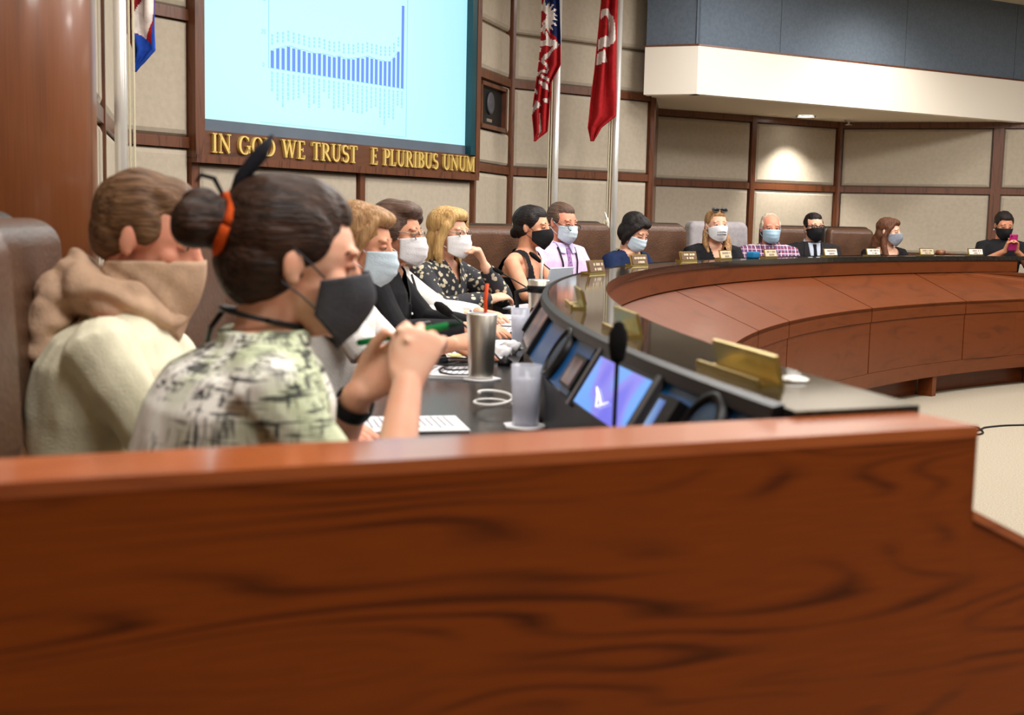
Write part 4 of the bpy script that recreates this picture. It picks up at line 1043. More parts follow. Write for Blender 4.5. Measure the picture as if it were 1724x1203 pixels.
    if glasses:
        dz = glasses.get('dz', 0.); dy = glasses.get('dy', 0.); g = MB(); gm = glasses['m']; rr = glasses.get('r', .0022)
        gy = .100 + dy; gz = .0 + dz
        for sx in (-1, 1):
            g.tube([H @ Vector((sx * .033 + .024 * math.cos(2 * PI * i / 20) * (1 + .1 * math.cos(4 * PI * i / 20)), gy - .12 * abs(.024 * math.cos(2 * PI * i / 20)), gz + .016 * math.sin(2 * PI * i / 20))) for i in range(21)], rr, 6)
            g.tube([H @ Vector(p) for p in ((sx * .057, gy - .004, gz + .005), (sx * .078, gy - .05, gz + .008), (sx * .083, -.01, .012))], rr, 6)
        g.tube([H @ Vector(p) for p in ((-.010, gy, gz + .003), (0, gy + .004, gz + .006), (.010, gy, gz + .003))], rr, 6)
        obj('glasses', g, gm, P, True)
    P['__'] = 1; del P['__']
    return dict(P=P, H=H, M=M, nb=nb, sh=sh, A=A, shirt=so, lean=lean, sh_z=sh_z, pel=pel)
def patch(pr, name, left, right, m, off=.004, n=14, mcols=6, parent=None):
    """cloth piece laid on the chest: rows between a left and a right edge [(x,z)], projected onto the shirt from the front"""
    me = pr['shirt'].data; bv = BVHTree.FromPolygons([v.co for v in me.vertices], [p.vertices[:] for p in me.polygons])
    def samp(pl, k):
        x = k * (len(pl) - 1); i = min(int(x), len(pl) - 2); f = x - i; return (lerp(pl[i][0], pl[i + 1][0], f), lerp(pl[i][1], pl[i + 1][1], f))
    rows = []
    for j in range(n + 1):
        a, b = samp(left, j / n), samp(right, j / n); row = []
        for i in range(mcols + 1):
            x, z = lerp(a[0], b[0], i / mcols), lerp(a[1], b[1], i / mcols); h = bv.ray_cast(Vector((x, .8, z)), Vector((0, -1, 0)))
            y = h[0].y + off if h[0] is not None else (rows[-1][i].y if rows else pr['lean'])
            row.append(Vector((x, y, z)))
        rows.append(row)
    o = obj(name, MB().rings(rows, cap=False, closed=False), m, parent or pr['P'], True); sd = o.modifiers.new('thickness', 'SOLIDIFY'); sd.thickness = .004; sd.offset = 0
    return o
def chest_line(pr, name, pts, r, m, off=.006, n=24):
    me = pr['shirt'].data; bv = BVHTree.FromPolygons([v.co for v in me.vertices], [p.vertices[:] for p in me.polygons]); out = []
    for j in range(n + 1):
        x = j / n * (len(pts) - 1); i = min(int(x), len(pts) - 2); f = x - i; p = (lerp(pts[i][0], pts[i + 1][0], f), lerp(pts[i][1], pts[i + 1][1], f))
        h = bv.ray_cast(Vector((p[0], .8, p[1])), Vector((0, -1, 0))); y = h[0].y + off if h[0] is not None else (out[-1].y if out else pr['lean'])
        out.append(Vector((p[0], y, p[1])))
    return obj(name, MB().tube(out, r, 6), m, pr['P'], True)
def vneck(depth, half):
    return lambda co, nb, sz: (co[:, 1] > nb.y - .03) & (co[:, 2] > nb.z - depth) & (np.abs(co[:, 0]) < half * (co[:, 2] - (nb.z - depth)) / depth)
def scoop(depth, half):
    return lambda co, nb, sz: (co[:, 1] > nb.y - .05) & (((co[:, 0] / half) ** 2 + (np.minimum(0, co[:, 2] - nb.z) / depth) ** 2) < 1) & (co[:, 2] > nb.z - depth)
def tank(depth, half, strap):
    return lambda co, nb, sz: ((co[:, 1] > nb.y - .06) & ((co[:, 0] / half) ** 2 + ((np.minimum(0, co[:, 2] - nb.z)) / depth) ** 2 < 1) & (co[:, 2] > nb.z - depth)) | ((np.abs(co[:, 0]) > half + strap) & (co[:, 2] > nb.z - .14))

SK_L = skin('skin_light', (226, 178, 150)); SK_T = skin('skin_tan', (214, 160, 128)); SK_R = skin('skin_ruddy', (214, 150, 124)); SK_P = skin('skin_pale', (238, 196, 170)); SK_B = skin('skin_brown', (196, 138, 106))
def hairm(name, a, b, rough=.5, v=(12, 1.2, 12)): return mat(name, S(*a), rough, spec=.28, noise=(9, S(*b), v), bump=(14, .5, v))
DOWN = (12, 12, 1.2)
H_DK = hairm('hair_dark_brown', (34, 21, 15), (66, 42, 28)); H_BLK = hairm('hair_black', (22, 17, 17), (38, 30, 28)); H_BR = hairm('hair_brown', (92, 62, 42), (128, 92, 64)); H_BL = hairm('hair_blond', (206, 170, 112), (164, 124, 76), v=DOWN)
H_DB = hairm('hair_dark_blond', (176, 136, 92), (134, 98, 64), v=DOWN); H_GY = hairm('hair_grey', (212, 196, 178), (176, 158, 140)); H_GB = hairm('hair_greying_brown', (98, 74, 60), (70, 52, 44)); H_MB = hairm('hair_auburn', (106, 66, 44), (74, 44, 30), v=DOWN); H_MAN = hairm('hair_short_brown', (84, 58, 38), (132, 98, 70))
M_BLK = plain('mask_black', (34, 33, 36)); M_CHAR = plain('mask_charcoal', (70, 70, 74)); M_WH = plain('mask_white', (240, 238, 240), d=.96); M_BLU = plain('mask_light_blue', (176, 206, 226), d=.95); M_PBL = plain('mask_pale_blue', (204, 222, 234), d=.96); M_GRY = plain('mask_grey', (148, 154, 166)); M_TAN = plain('scarf_tan', (200, 166, 138), d=.9)
FR_DK = mat('glasses_black', S(22, 20, 20), .3, noise=(20, S(30, 26, 26))); FR_MT = mat('glasses_metal', S(150, 140, 130), .3, metal=.8, noise=(20, S(140, 130, 120)))
def floral(name, base, ink, sc=30, lo=.5, hi=.56):
    m = bpy.data.materials.new(name); m.use_nodes = True; MATS[name] = m; nt = m.node_tree; b = nt.nodes['Principled BSDF']; b.inputs['Roughness'].default_value = .9
    tc = nt.nodes.new('ShaderNodeTexCoord'); v = nt.nodes.new('ShaderNodeTexVoronoi'); v.inputs['Scale'].default_value = sc; n = nt.nodes.new('ShaderNodeTexNoise'); n.inputs['Scale'].default_value = sc * 1.4
    ad = nt.nodes.new('ShaderNodeMath'); ad.operation = 'ADD'; r = nt.nodes.new('ShaderNodeValToRGB'); r.color_ramp.elements[0].position = lo + .38; r.color_ramp.elements[1].position = hi + .38; r.color_ramp.elements[0].color = ink; r.color_ramp.elements[1].color = base
    nt.links.new(tc.outputs['Object'], v.inputs['Vector']); nt.links.new(tc.outputs['Object'], n.inputs['Vector']); nt.links.new(v.outputs['Distance'], ad.inputs[0]); nt.links.new(n.outputs['Fac'], ad.inputs[1]); nt.links.new(ad.outputs[0], r.inputs[0]); nt.links.new(r.outputs[0], b.inputs['Base Color']); return m
def plaid(name, c0, c1, c2, c3, k=34.):
    m = bpy.data.materials.new(name); m.use_nodes = True; MATS[name] = m; nt = m.node_tree; b = nt.nodes['Principled BSDF']; b.inputs['Roughness'].default_value = .9; N = nt.nodes.new; L_ = nt.links.new
    tc = N('ShaderNodeTexCoord'); sx = N('ShaderNodeSeparateXYZ'); L_(tc.outputs['Object'], sx.inputs[0]); cur = None
    base = N('ShaderNodeRGB'); base.outputs[0].default_value = c0; cur = base.outputs[0]
    for ax, fr, ph, wd, col in (('X', k, 0, .42, c1), ('Z', k, .3, .42, c1), ('X', k, .5, .16, c2), ('Z', k, .5, .16, c2), ('X', k * .5, .2, .06, c3), ('Z', k * .5, .2, .06, c3)):
        mu = N('ShaderNodeMath'); mu.operation = 'MULTIPLY_ADD'; mu.inputs[1].default_value = fr; mu.inputs[2].default_value = ph + 50; L_(sx.outputs[ax], mu.inputs[0])
        fr_ = N('ShaderNodeMath'); fr_.operation = 'FRACT'; L_(mu.outputs[0], fr_.inputs[0]); lt = N('ShaderNodeMath'); lt.operation = 'LESS_THAN'; lt.inputs[1].default_value = wd; L_(fr_.outputs[0], lt.inputs[0])
        ml = N('ShaderNodeMath'); ml.operation = 'MULTIPLY'; ml.inputs[1].default_value = .6 if col is c1 else .85; L_(lt.outputs[0], ml.inputs[0])
        mx = N('ShaderNodeMixRGB'); L_(ml.outputs[0], mx.inputs[0]); L_(cur, mx.inputs[1]); mx.inputs[2].default_value = col; cur = mx.outputs[0]
    L_(cur, b.inputs['Base Color']); return m
def brushed(name):
    """cream blouse with pale green patches and black brush marks running both ways"""
    m = bpy.data.materials.new(name); m.use_nodes = True; MATS[name] = m; nt = m.node_tree; b = nt.nodes['Principled BSDF']; b.inputs['Roughness'].default_value = .85; N = nt.nodes.new; L_ = nt.links.new
    tc = N('ShaderNodeTexCoord')
    def nz(scale, sc, det=2.):
        mp = N('ShaderNodeMapping'); mp.inputs['Scale'].default_value = sc; L_(tc.outputs['Object'], mp.inputs[0]); n = N('ShaderNodeTexNoise'); n.inputs['Scale'].default_value = scale; n.inputs['Detail'].default_value = det; L_(mp.outputs[0], n.inputs['Vector']); return n.outputs['Fac']
    def ramp(s, a, b_, c0, c1):
        r = N('ShaderNodeValToRGB'); r.color_ramp.elements[0].position = a; r.color_ramp.elements[1].position = b_; r.color_ramp.elements[0].color = c0; r.color_ramp.elements[1].color = c1; L_(s, r.inputs[0]); return r.outputs[0]
    base = ramp(nz(7, (1, 1, 1)), .42, .58, S(244, 240, 230), S(200, 208, 172)); cur = base
    K = (0, 0, 0, 1); Wt = (1, 1, 1, 1)
    for sc, lo, hi, amt, msk in (((17, 17, 2.2), .55, .62, .85, .44), ((2.8, 2.8, 22), .56, .62, .9, .46), ((26, 26, 2), .56, .66, .6, .36), ((3, 3, 34), .57, .66, .6, .38)):
        a = ramp(nz(4.5, sc, 3), lo, hi, K, Wt); q = ramp(nz(8, (1, 1.2, 1), 1), msk, msk + .08, K, Wt)
        mu = N('ShaderNodeMixRGB'); mu.blend_type = 'MULTIPLY'; mu.inputs[0].default_value = 1; L_(a, mu.inputs[1]); L_(q, mu.inputs[2])
        ml = N('ShaderNodeMath'); ml.operation = 'MULTIPLY'; ml.inputs[1].default_value = amt; L_(mu.outputs[0], ml.inputs[0])
        mx = N('ShaderNodeMixRGB'); L_(ml.outputs[0], mx.inputs[0]); L_(cur, mx.inputs[1]); mx.inputs[2].default_value = S(46, 46, 46); cur = mx.outputs[0]
    L_(cur, b.inputs['Base Color']); return m

# -- woman with the bun, nearest
def bun(mb, H):
    R = H.to_3x3()
    for c, r in (((0, -.125, .035), (.040, .042, .040)), ((.01, -.150, .028), (.036, .036, .038)), ((-.012, -.140, .055), (.03, .034, .028)), ((0, -.10, .03), (.032, .03, .032))): mb.ell(H @ Vector(c), r, R)
pr = person('woman with dark hair in a bun, brush-print blouse and charcoal mask, hands clasped', (492, 434, 2.0), (.93, .36), (.96, .28), pitch=8, lean=.17, skin_m=SK_L, hair='slick', hair_m=H_DK,
            mask='fitted', mask_m=M_CHAR, shirt_m=brushed('blouse_brush_print'), sleeve='half', voxel=.004, hv=.0035, hair_fn=bun, hs=1.06, wrinkle=.007, width=1.16, thick=1.22, neck=.130,
            arms={'R': dict(elbow=(.22, .28, .80), wrist=(.07, .345, 1.02), d=(-.35, .35, .85), n=(-.9, .25, -.25), curl=(.75, .8, .8, .75), spread=.12),
                  'L': dict(elbow=(-.17, .24, .83), wrist=(-.035, .285, .995), d=(.25, .75, .6), n=(.85, -.3, .2), curl=(.55, .6, .65, .6), spread=.12, thumb=.2)})
P, H, A = pr['P'], pr['H'], pr['A']
HB = plain('hair_band_orange', (214, 84, 28))
ring = [H @ Vector((.040 * math.cos(2 * PI * i / 24), -.108 + .006 * math.sin(4 * PI * i / 24), .032 + .042 * math.sin(2 * PI * i / 24))) for i in range(25)]
obj('hair_band', MB().tube(ring, .0095, 8), HB, P, True)
obj('ribbon', MB().tube([H @ Vector(p) for p in ((.01, -.105, .070), (.0, -.092, .105), (.01, -.07, .145), (.0, -.055, .175))], [.004, .011, .012, .003], 8), plain('ribbon_black', (26, 26, 32)), P, True)
obj('ribbon', MB().tube([H @ Vector(p) for p in ((0, -.11, .070), (.0, -.130, .098), (.0, -.150, .10), (.0, -.155, .088))], [.003, .004, .004, .002], 8), plain('ribbon_black', (26, 26, 32)), P, True)
nb = pr['nb']
obj('neck_strap', MB().tube([nb + Vector((.062 * math.cos(a), -.002 + .066 * math.sin(a), .035 - .015 * math.sin(a))) for a in [2 * PI * i / 32 for i in range(33)]] , .0045, 6), BLACKP, P, True)
obj('strap_tie', MB().tube([nb + Vector(p) for p in ((-.03, -.065, .04), (-.06, -.08, .015), (-.10, -.085, -.012), (-.13, -.06, -.03))], .005, 6), BLACKP, P, True)
w_ = A['L']['wrist']; e_ = A['L']['elbow']; dv = (w_ - e_).normalized(); c = lerp(e_, w_, .86)
up = dv.orthogonal().normalized(); sd_ = dv.cross(up)
ring_pts = lambda r: [c + (up * math.cos(2 * PI * i / 24) + sd_ * math.sin(2 * PI * i / 24)) * r for i in range(25)]
obj('watch_band', MB().rings([[p + dv * k * .014 + (p - c) * (.06 if abs(k) < .5 else 0) for p in [q for q in ring_pts(.033)[:-1]]] for k in (-1, -.4, .4, 1)], cap=False), BLACKP, P, True)
w_ = A['R']['wrist']
Mp = pr['M']
pen = empty('pen', Mp @ Matrix.Translation((.0, .37, 1.10))); tag(pen, 'green pen held in the hands of the woman with the bun', 'pen')
obj('barrel', MB().tube([(-.03, -.085, -.02), (.02, .05, .012)], [.006, .006], 10, round_ends=True), plain('pen_green', (30, 140, 72)), pen, True); obj('tip', MB().tube([(.02, .05, .012), (.03, .075, .018)], [.005, .002], 8), plain('pen_dark', (22, 60, 40)), pen, True)

# -- man with the tan scarf
pr = person('man in cream shirt with a tan scarf over nose and mouth, looking down', (250, 398, 2.42), (.99, -.05), (.97, .10), pitch=14, lean=.13, skin_m=SK_R, hair='short_man', hair_m=H_MAN, shirt_m=plain('shirt_cream', (232, 226, 198), d=.95),
            sleeve='elbow', voxel=.005, hv=.004, wrinkle=.010, width=1.18, thick=1.12, arms={'R': dict(elbow=(.25, .22, .84), wrist=(.10, .42, .87)), 'L': dict(elbow=(-.25, .24, .84), wrist=(-.06, .44, .87))})
P, H, nb = pr['P'], pr['H'], pr['nb']
rows = []
for j in range(15):
    v = j / 14; row = []
    for i in range(37):
        u = -1 + 2 * i / 36; ph = u * PI * .78
        z = lerp(-.014 - .050 * abs(u) ** 1.2, lerp(-.185, -.115, abs(u) ** .8), v)
        r_ = lerp(.0715, .074, v) + .003 * math.sin(u * 15 + v * 5) * v + (.006 * abs(u) if abs(u) > .7 else 0) + .0035 * math.sin((abs(u) * 1.3 + v) * 13) * min(1, v * 3) * min(1, abs(u) * 3)
        y = .010 + r_ * 1.12 * math.cos(ph) + .034 * math.exp(-(u / .32) ** 2) * math.exp(-((v - .2) / .55) ** 2) + .012 * v * (1 - abs(u))
        row.append(H @ Vector((r_ * math.sin(ph), y, z)))
    rows.append(row)
o = obj('scarf', MB().rings(rows, cap=False, closed=False), M_TAN, P, True); o.modifiers.new('t', 'SOLIDIFY').thickness = .004
cr_ = MB(); rr_ = []
for i in range(41):
    a = 2 * PI * i / 40; c = Vector((.082 * math.cos(a), -.008 + .088 * math.sin(a), .028 - .030 * math.sin(a))); out = Vector((math.cos(a), math.sin(a), 0))
    wd = .030 + .012 * max(0, -math.sin(a)); hh = .045 + .012 * max(0, -math.sin(a)) + .006 * math.sin(3 * a)
    rr_.append([nb + c + out * wd * math.cos(q) + Vector((0, 0, 1)) * hh * math.sin(q) for q in [2 * PI * k / 16 for k in range(16)]])
cr_.rings(rr_)
for c, r in (((.03, -.125, .035), (.055, .045, .045)), ((.05, -.140, -.005), (.045, .040, .050)), ((.0, -.135, .0), (.05, .04, .05)), ((.065, -.145, -.055), (.034, .034, .055)), ((.045, -.155, -.10), (.034, .026, .055)), ((.0, -.16, -.07), (.032, .028, .06))): cr_.ell(nb + Vector(c), r)
me = remesh(cr_, .005, 2); displace(me, lambda c: .008 * math.sin(60 * c.z + 26 * c.y + 9 * mnoise.noise(c * 9)) * .6 + .006 * mnoise.noise(Vector((c.x * 14, c.y * 14, c.z * 26)))); me.materials.clear(); me.materials.append(M_TAN); obj('scarf_wrap', me, None, P)
obj('collar', MB().tube([nb + Vector(((.085) * math.cos(a), -.005 + .085 * math.sin(a), -.005 - .035 * math.sin(a))) for a in [2 * PI * i / 40 for i in range(41)]], .016, 8), MATS['shirt_cream'], P, True)

# -- woman in white top with pale blue mask
pr = person('woman with dark-blond bob in white short-sleeved top and pale blue mask, writing', (607, 408, 3.95), (.97, -.12), (.98, .05), pitch=10, lean=.15, skin_m=SK_T, hair='bob_blond', hair_m=H_DB, mask='surgical', mask_m=M_PBL, shirt_m=plain('top_white', (240, 238, 234), d=.96), sleeve='half',
            voxel=.005, wrinkle=.004, arms={'R': dict(elbow=(.23, .20, .86), wrist=(.13, .44, .90), d=(-.3, .9, .1), n=(-.6, .1, -.8), curl=(.6, .65, .7, .75)), 'L': dict(elbow=(-.22, .24, .85), wrist=(-.08, .44, .875))})
pen = empty('pen', pr['M'] @ Matrix.Translation((.10, .53, .93))); tag(pen, 'dark blue pen held by the woman in the white top', 'pen')
obj('barrel', MB().tube([(.0, -.03, .07), (0, .03, -.04)], .005, 8, round_ends=True), plain('pen_blue', (40, 48, 130)), pen, True); obj('clip', MB().tube([(.006, -.028, .075), (.006, -.01, .04)], .0016, 6), STEEL, pen)

# -- person in black shirt
BLK = plain('shirt_black', (30, 29, 32)); 
pr = person('person with short brown hair, glasses and white mask in black button shirt', (668, 392, 4.95), (.96, -.26), (.96, -.12), pitch=4, lean=.14, skin_m=SK_T, hair='short_volume', hair_m=H_GB, mask='surgical', mask_m=M_WH, shirt_m=BLK, sleeve='long', voxel=.005, wrinkle=.004,
            neckline=vneck(.13, .055), glasses=dict(m=FR_MT), arms={'R': dict(elbow=(.24, .20, .85), wrist=(.12, .45, .868), d=(-.1, 1, -.03)), 'L': dict(elbow=(-.22, .22, .86), wrist=(-.02, .46, .868))})
chest_line(pr, 'placket', [(0, pr['nb'].z - .13), (0, pr['nb'].z - .42)], .004, BLK)
for k in range(3): obj('button', MB().ell((0.0, pr['lean'] * .72 + .105 - .02 * k, pr['nb'].z - .17 - .085 * k), (.006, .004, .006)), WHITEP, pr['P'], True)

# -- person in white jacket, head hidden
pr = person('person in white shirt with dark lanyard, mostly hidden behind the black shirt', (674, 399, 5.6), (.96, -.28), (.96, -.2), pitch=4, lean=.12, skin_m=SK_L, hair='short_volume', hair_m=H_DK, mask='surgical', mask_m=M_WH, shirt_m=MATS['top_white'], sleeve='long', voxel=.006,
            arms={'R': dict(elbow=(.24, .22, .86), wrist=(.14, .47, .87)), 'L': dict(elbow=(-.2, .26, .86), wrist=(-.05, .48, .87))})
chest_line(pr, 'lanyard', [(-.07, pr['nb'].z - .02), (-.02, pr['nb'].z - .2), (.02, pr['nb'].z - .2), (.07, pr['nb'].z - .02)], .006, BLACKP)

# -- blonde woman, chin on hand
pr = person('blonde woman in dark floral blouse and white mask, chin resting on her hand', (755, 391, 6.2), (.86, -.50), (.88, -.46), pitch=2, lean=.10, skin_m=SK_L, hair='wavy', hair_m=H_BL, mask='surgical', mask_m=M_WH, shirt_m=floral('blouse_floral', S(40, 40, 46), S(196, 186, 160), 34, .42, .5), sleeve='long', voxel=.005, wrinkle=.006,
            neckline=vneck(.11, .05), glasses=dict(m=FR_MT), width=1.05,
            arms={'L': dict(elbow=(-.15, .33, .90), wrist=(-.045, .285, 1.055), d=(.25, -.25, .9), n=(.55, -.75, .0), curl=(.9, .95, 1., 1.), spread=.08), 'R': dict(elbow=(.24, .20, .86), wrist=(.0, .36, .90), d=(-.9, .2, .12), n=(0, -.3, -1), curl=(.4, .45, .5, .5))})

# -- woman in black tank top
pr = person('woman in black sleeveless top and black mask, dark hair tied low', (896, 381, 7.3), (.93, -.36), (.92, -.40), pitch=4, lean=.12, skin_m=SK_T, hair='slick', hair_m=H_BLK, mask='fitted', mask_m=M_BLK, shirt_m=BLK, sleeve=None, voxel=.006, neckline=tank(.20, .085, .035),
            hair_fn=lambda mb, H: (mb.ell(H @ Vector((0, -.100, -.045)), (.036, .034, .034), H.to_3x3()), mb.ell(H @ Vector((0, -.085, -.02)), (.045, .03, .03), H.to_3x3())))

# -- man in pink shirt
PINK = plain('shirt_pink', (222, 194, 226), d=.95)
pr = person('man in pink shirt with patterned tie, lanyard and light blue mask, glasses low', (946, 373, 7.9), (.72, -.69), (.70, -.71), pitch=10, lean=.10, skin_m=SK_R, hair='crew', hair_m=H_GB, mask='surgical', mask_m=M_PBL, shirt_m=PINK, sleeve='long', voxel=.006, wrinkle=.005, width=1.12, thick=1.1, glasses=dict(m=FR_DK, dz=-.016, dy=.014),
            arms={'R': dict(wrist=(.10, .40, .88)), 'L': dict(wrist=(-.10, .40, .88))})
z = pr['nb'].z
patch(pr, 'tie', [(-.020, z - .015), (-.014, z - .06), (-.032, z - .32), (-.036, z - .40)], [(.020, z - .015), (.014, z - .06), (.032, z - .32), (.036, z - .40)], floral('tie_pattern', S(150, 110, 160), S(96, 70, 120), 60))
for sx in (-1, 1): patch(pr, 'collar', [(sx * .015, z - .0), (sx * .03, z - .05)], [(sx * .075, z + .03), (sx * .065, z - .045)], plain('collar_lilac', (204, 196, 236), d=.96), .01)
for sx in (-1, 1): chest_line(pr, 'lanyard', [(sx * .075, z - .01), (sx * .055, z - .2), (sx * .004, z - .38)], .0055, BLACKP, .008)
patch(pr, 'badge', [(-.035, z - .36), (-.035, z - .44)], [(.035, z - .36), (.035, z - .44)], WHITEP, .014, 3, 3)
obj('collar_band', MB().tube([pr['nb'] + Vector((.068 * math.cos(a), .066 * math.sin(a), .018 - .02 * math.sin(a))) for a in [2 * PI * i / 32 for i in range(33)]], .014, 8), MATS['collar_lilac'], pr['P'], True)

# -- woman in navy
pr = person('woman with black bob in navy top and pale mask, looking down', (1068, 388, 8.7), (.72, -.60), (.72, -.68), pitch=30, lean=.16, skin_m=SK_L, hair='bob', hair_m=H_BLK, mask='surgical', mask_m=M_PBL, shirt_m=plain('top_navy', (30, 44, 78)), sleeve='half', voxel=.006, neckline=scoop(.06, .085))
z = pr['nb'].z
for sx in (-1, 1): chest_line(pr, 'lanyard', [(sx * .07, z - .0), (sx * .05, z - .2), (sx * .02, z - .36)], .005, plain('lanyard_grey', (170, 170, 176)), .008)

# -- woman with long brown-blond hair
pr = person('woman in black cardigan with long blond-tipped hair, printed white mask and sunglasses on her head', (1206, 379, 9.4), (.22, -.97), (.25, -.95), pitch=-2, lean=.10, skin_m=SK_L, hair='side_long', hair_m=hairm('hair_ombre', (112, 76, 50), (182, 140, 92), v=DOWN), mask='fitted', mask_m=M_WH, shirt_m=BLK, sleeve='long', voxel=.006, neckline=vneck(.17, .06))
H = pr['H']; g = MB()
for sx in (-1, 1): g.tube([H @ Vector((sx * .034 + .026 * math.cos(2 * PI * i / 16), .062 - .01 * math.sin(2 * PI * i / 16), .112 + .016 * math.sin(2 * PI * i / 16))) for i in range(17)], .004, 6); g.ell(H @ Vector((sx * .034, .062, .112)), (.025, .004, .016), H.to_3x3())
g.tube([H @ Vector(p) for p in ((-.06, .055, .112), (0, .072, .118), (.06, .055, .112))], .004, 6); obj('sunglasses', g, FR_DK, pr['P'], True)
dots = MB()
for r_ in range(2):
    for i in range(9):
        u = -.34 + .68 * i / 8; ph = u * 1.28
        dots.ell(H @ Vector((.075 * math.sin(ph), .016 + .083 * math.cos(ph) + .036 * math.exp(-(u / .42) ** 2) + .004, -.052 - .018 * r_ - .01 * abs(u))), (.0035, .002, .005), H.to_3x3(), 6, 4)
tag(obj('mask_print', dots, M_CHAR, pr['P']), kind='stuff')

# -- man in plaid
pr = person('grey-haired man in red and blue plaid shirt with light blue mask', (1297, 383, 10.25), (.06, -1), (.10, -1), pitch=4, lean=.08, skin_m=SK_R, hair='balding', hair_m=H_GY, mask='surgical', mask_m=M_BLU, shirt_m=plaid('plaid_cloth', S(66, 60, 112), S(132, 60, 76), S(200, 176, 190), S(226, 210, 214), 30), sleeve='long', voxel=.006, width=1.15, thick=1.1, wrinkle=.003)
z = pr['nb'].z
for sx in (-1, 1): patch(pr, 'collar', [(sx * .012, z - .01), (sx * .035, z - .06)], [(sx * .08, z + .03), (sx * .075, z - .045)], MATS['plaid_cloth'], .010)
chest_line(pr, 'placket', [(0, z - .03), (0, z - .35)], .006, MATS['plaid_cloth'])

# -- man in dark uniform
UNI = plain('uniform_dark', (40, 38, 40))
pr = person('man in dark uniform jacket and tie with black mask and black glasses', (1370, 381, 10.85), (.16, -.98), (.05, -1), pitch=2, lean=.07, skin_m=SK_L, hair='crew', hair_m=H_BLK, mask='fitted', mask_m=M_BLK, shirt_m=UNI, sleeve='long', voxel=.006, width=1.10, thick=1.08, glasses=dict(m=FR_DK, r=.004))
z = pr['nb'].z
patch(pr, 'dress_shirt', [(-.055, z + .02), (-.045, z - .08), (-.002, z - .26)], [(.055, z + .02), (.045, z - .08), (.002, z - .26)], plain('shirt_pale_blue', (190, 198, 214), d=.95), .004)
patch(pr, 'tie', [(-.016, z - .005), (-.012, z - .04), (-.022, z - .25)], [(.016, z - .005), (.012, z - .04), (.022, z - .25)], plain('tie_black', (22, 22, 25)), .010)
for sx in (-1, 1): patch(pr, 'lapel', [(sx * .06, z + .02), (sx * .05, z - .09), (sx * .004, z - .27)], [(sx * .085, z + .01), (sx * .095, z - .10), (sx * .012, z - .29)], UNI, .010)
for x, zz, mm in ((-.105, -.13, WHITEP), (.095, -.12, WHITEP), (.125, -.125, plain('pin_red', (190, 40, 44)))): patch(pr, 'badge_pin', [(x - .012, z + zz + .008), (x - .012, z + zz - .008)], [(x + .012, z + zz + .008), (x + .012, z + zz - .008)], mm, .012, 2, 2)
obj('collar_band', MB().tube([pr['nb'] + Vector((.064 * math.cos(a), .062 * math.sin(a), .018 - .02 * math.sin(a))) for a in [2 * PI * i / 32 for i in range(33)]], .012, 8), MATS['shirt_pale_blue'], pr['P'], True)

# -- woman with long brown hair
pr = person('woman with long auburn-brown hair and grey mask in black top, looking right', (1496, 389, 11.2), (.80, -.55), (.35, -.93), pitch=6, lean=.09, skin_m=SK_P, hair='long', hair_m=H_MB, mask='fitted', mask_m=M_GRY, shirt_m=BLK, sleeve='half', voxel=.006, neckline=scoop(.09, .11))

# -- woman with the phone
pr = person('dark-haired woman in black cardigan and black mask holding up a magenta phone', (1690, 378, 11.6), (-.02, -1), (-.05, -1), pitch=16, lean=.04, skin_m=SK_B, hair='slick', hair_m=H_BLK, mask='fitted', mask_m=M_BLK, shirt_m=BLK, sleeve='elbow', voxel=.006, stand=True, trousers_m=floral('skirt_print', S(52, 52, 60), S(180, 180, 186), 30),
            hair_fn=lambda mb, H: mb.tube([H @ Vector(p) for p in ((-.03, -.08, -.03), (-.045, -.085, -.12), (-.05, -.06, -.18))], [.04, .035, .02], 10, round_ends=True),
            arms={'R': dict(elbow=(.24, .10, .955), wrist=(.055, .27, 1.095), d=(-.2, .25, .9), n=(-.8, .3, .1), curl=(.5, .55, .6, .65)), 'L': dict(elbow=(-.24, .10, .955), wrist=(-.055, .27, 1.095), d=(.2, .25, .9), n=(.8, .3, .1), curl=(.5, .55, .6, .65))})
ph = empty('phone', pr['M'] @ Matrix.Translation((0, .315, 1.175)) @ Matrix.Rotation(-.25, 4, 'X')); tag(ph, 'magenta phone held up by the standing woman at the right', 'phone')
obj('case', MB().rbox((0, 0, 0), (.036, .006, .075), .005, n=3), plain('phone_magenta', (176, 40, 108), .4), ph, True); obj('camera', MB().lathe([(.006, 0), (.006, .003)], n=10), BLACKP, ph, M=Matrix.Translation((.022, .006, .058)) @ Matrix.Rotation(-PI / 2, 4, 'X'))
for sx in (-1, 1): obj('earring', MB().ell(pr['H'] @ Vector((sx * .078, -.008, -.052)), (.006, .006, .009)), WHITEP, pr['P'], True)

# chairs (after the people, so that each follows its sitter)
chair(-.545, 1.70, (1, .12), 'brown leather chair cut by the left edge of the picture, nearest to the camera')
chair(-.73, 2.42, (1, .12), 'brown leather chair behind the man with the tan scarf')
chair(-.62, 3.26, (1, .0), 'brown leather chair between the scarfed man and the woman with the bun')
chair_arc(585, 3.99, 9.58, 'brown leather chair of the woman in the white top, mostly hidden')
chair_arc(660, 4.9, 9.58, 'brown leather chair of the person in black shirt, mostly hidden')
chair_arc(737, 6.35, 9.66, 'brown leather chair behind the blonde woman')
chair_arc(858, 7.25, 9.60, 'brown leather chair turned behind the woman in black top', -32, .98)
chair_arc(1030, 8.85, 9.72, 'brown leather chair behind the woman in navy', -12)
chair_arc(1134, 9.45, 9.62, 'empty brown leather chair between the woman in navy and the long-haired woman', -28)
chair_arc(1355, 11.0, 9.75, 'brown leather chair behind the man in dark uniform', -25)
chair_arc(1468, 11.3, 9.62, 'brown leather chair behind the auburn-haired woman', -20)
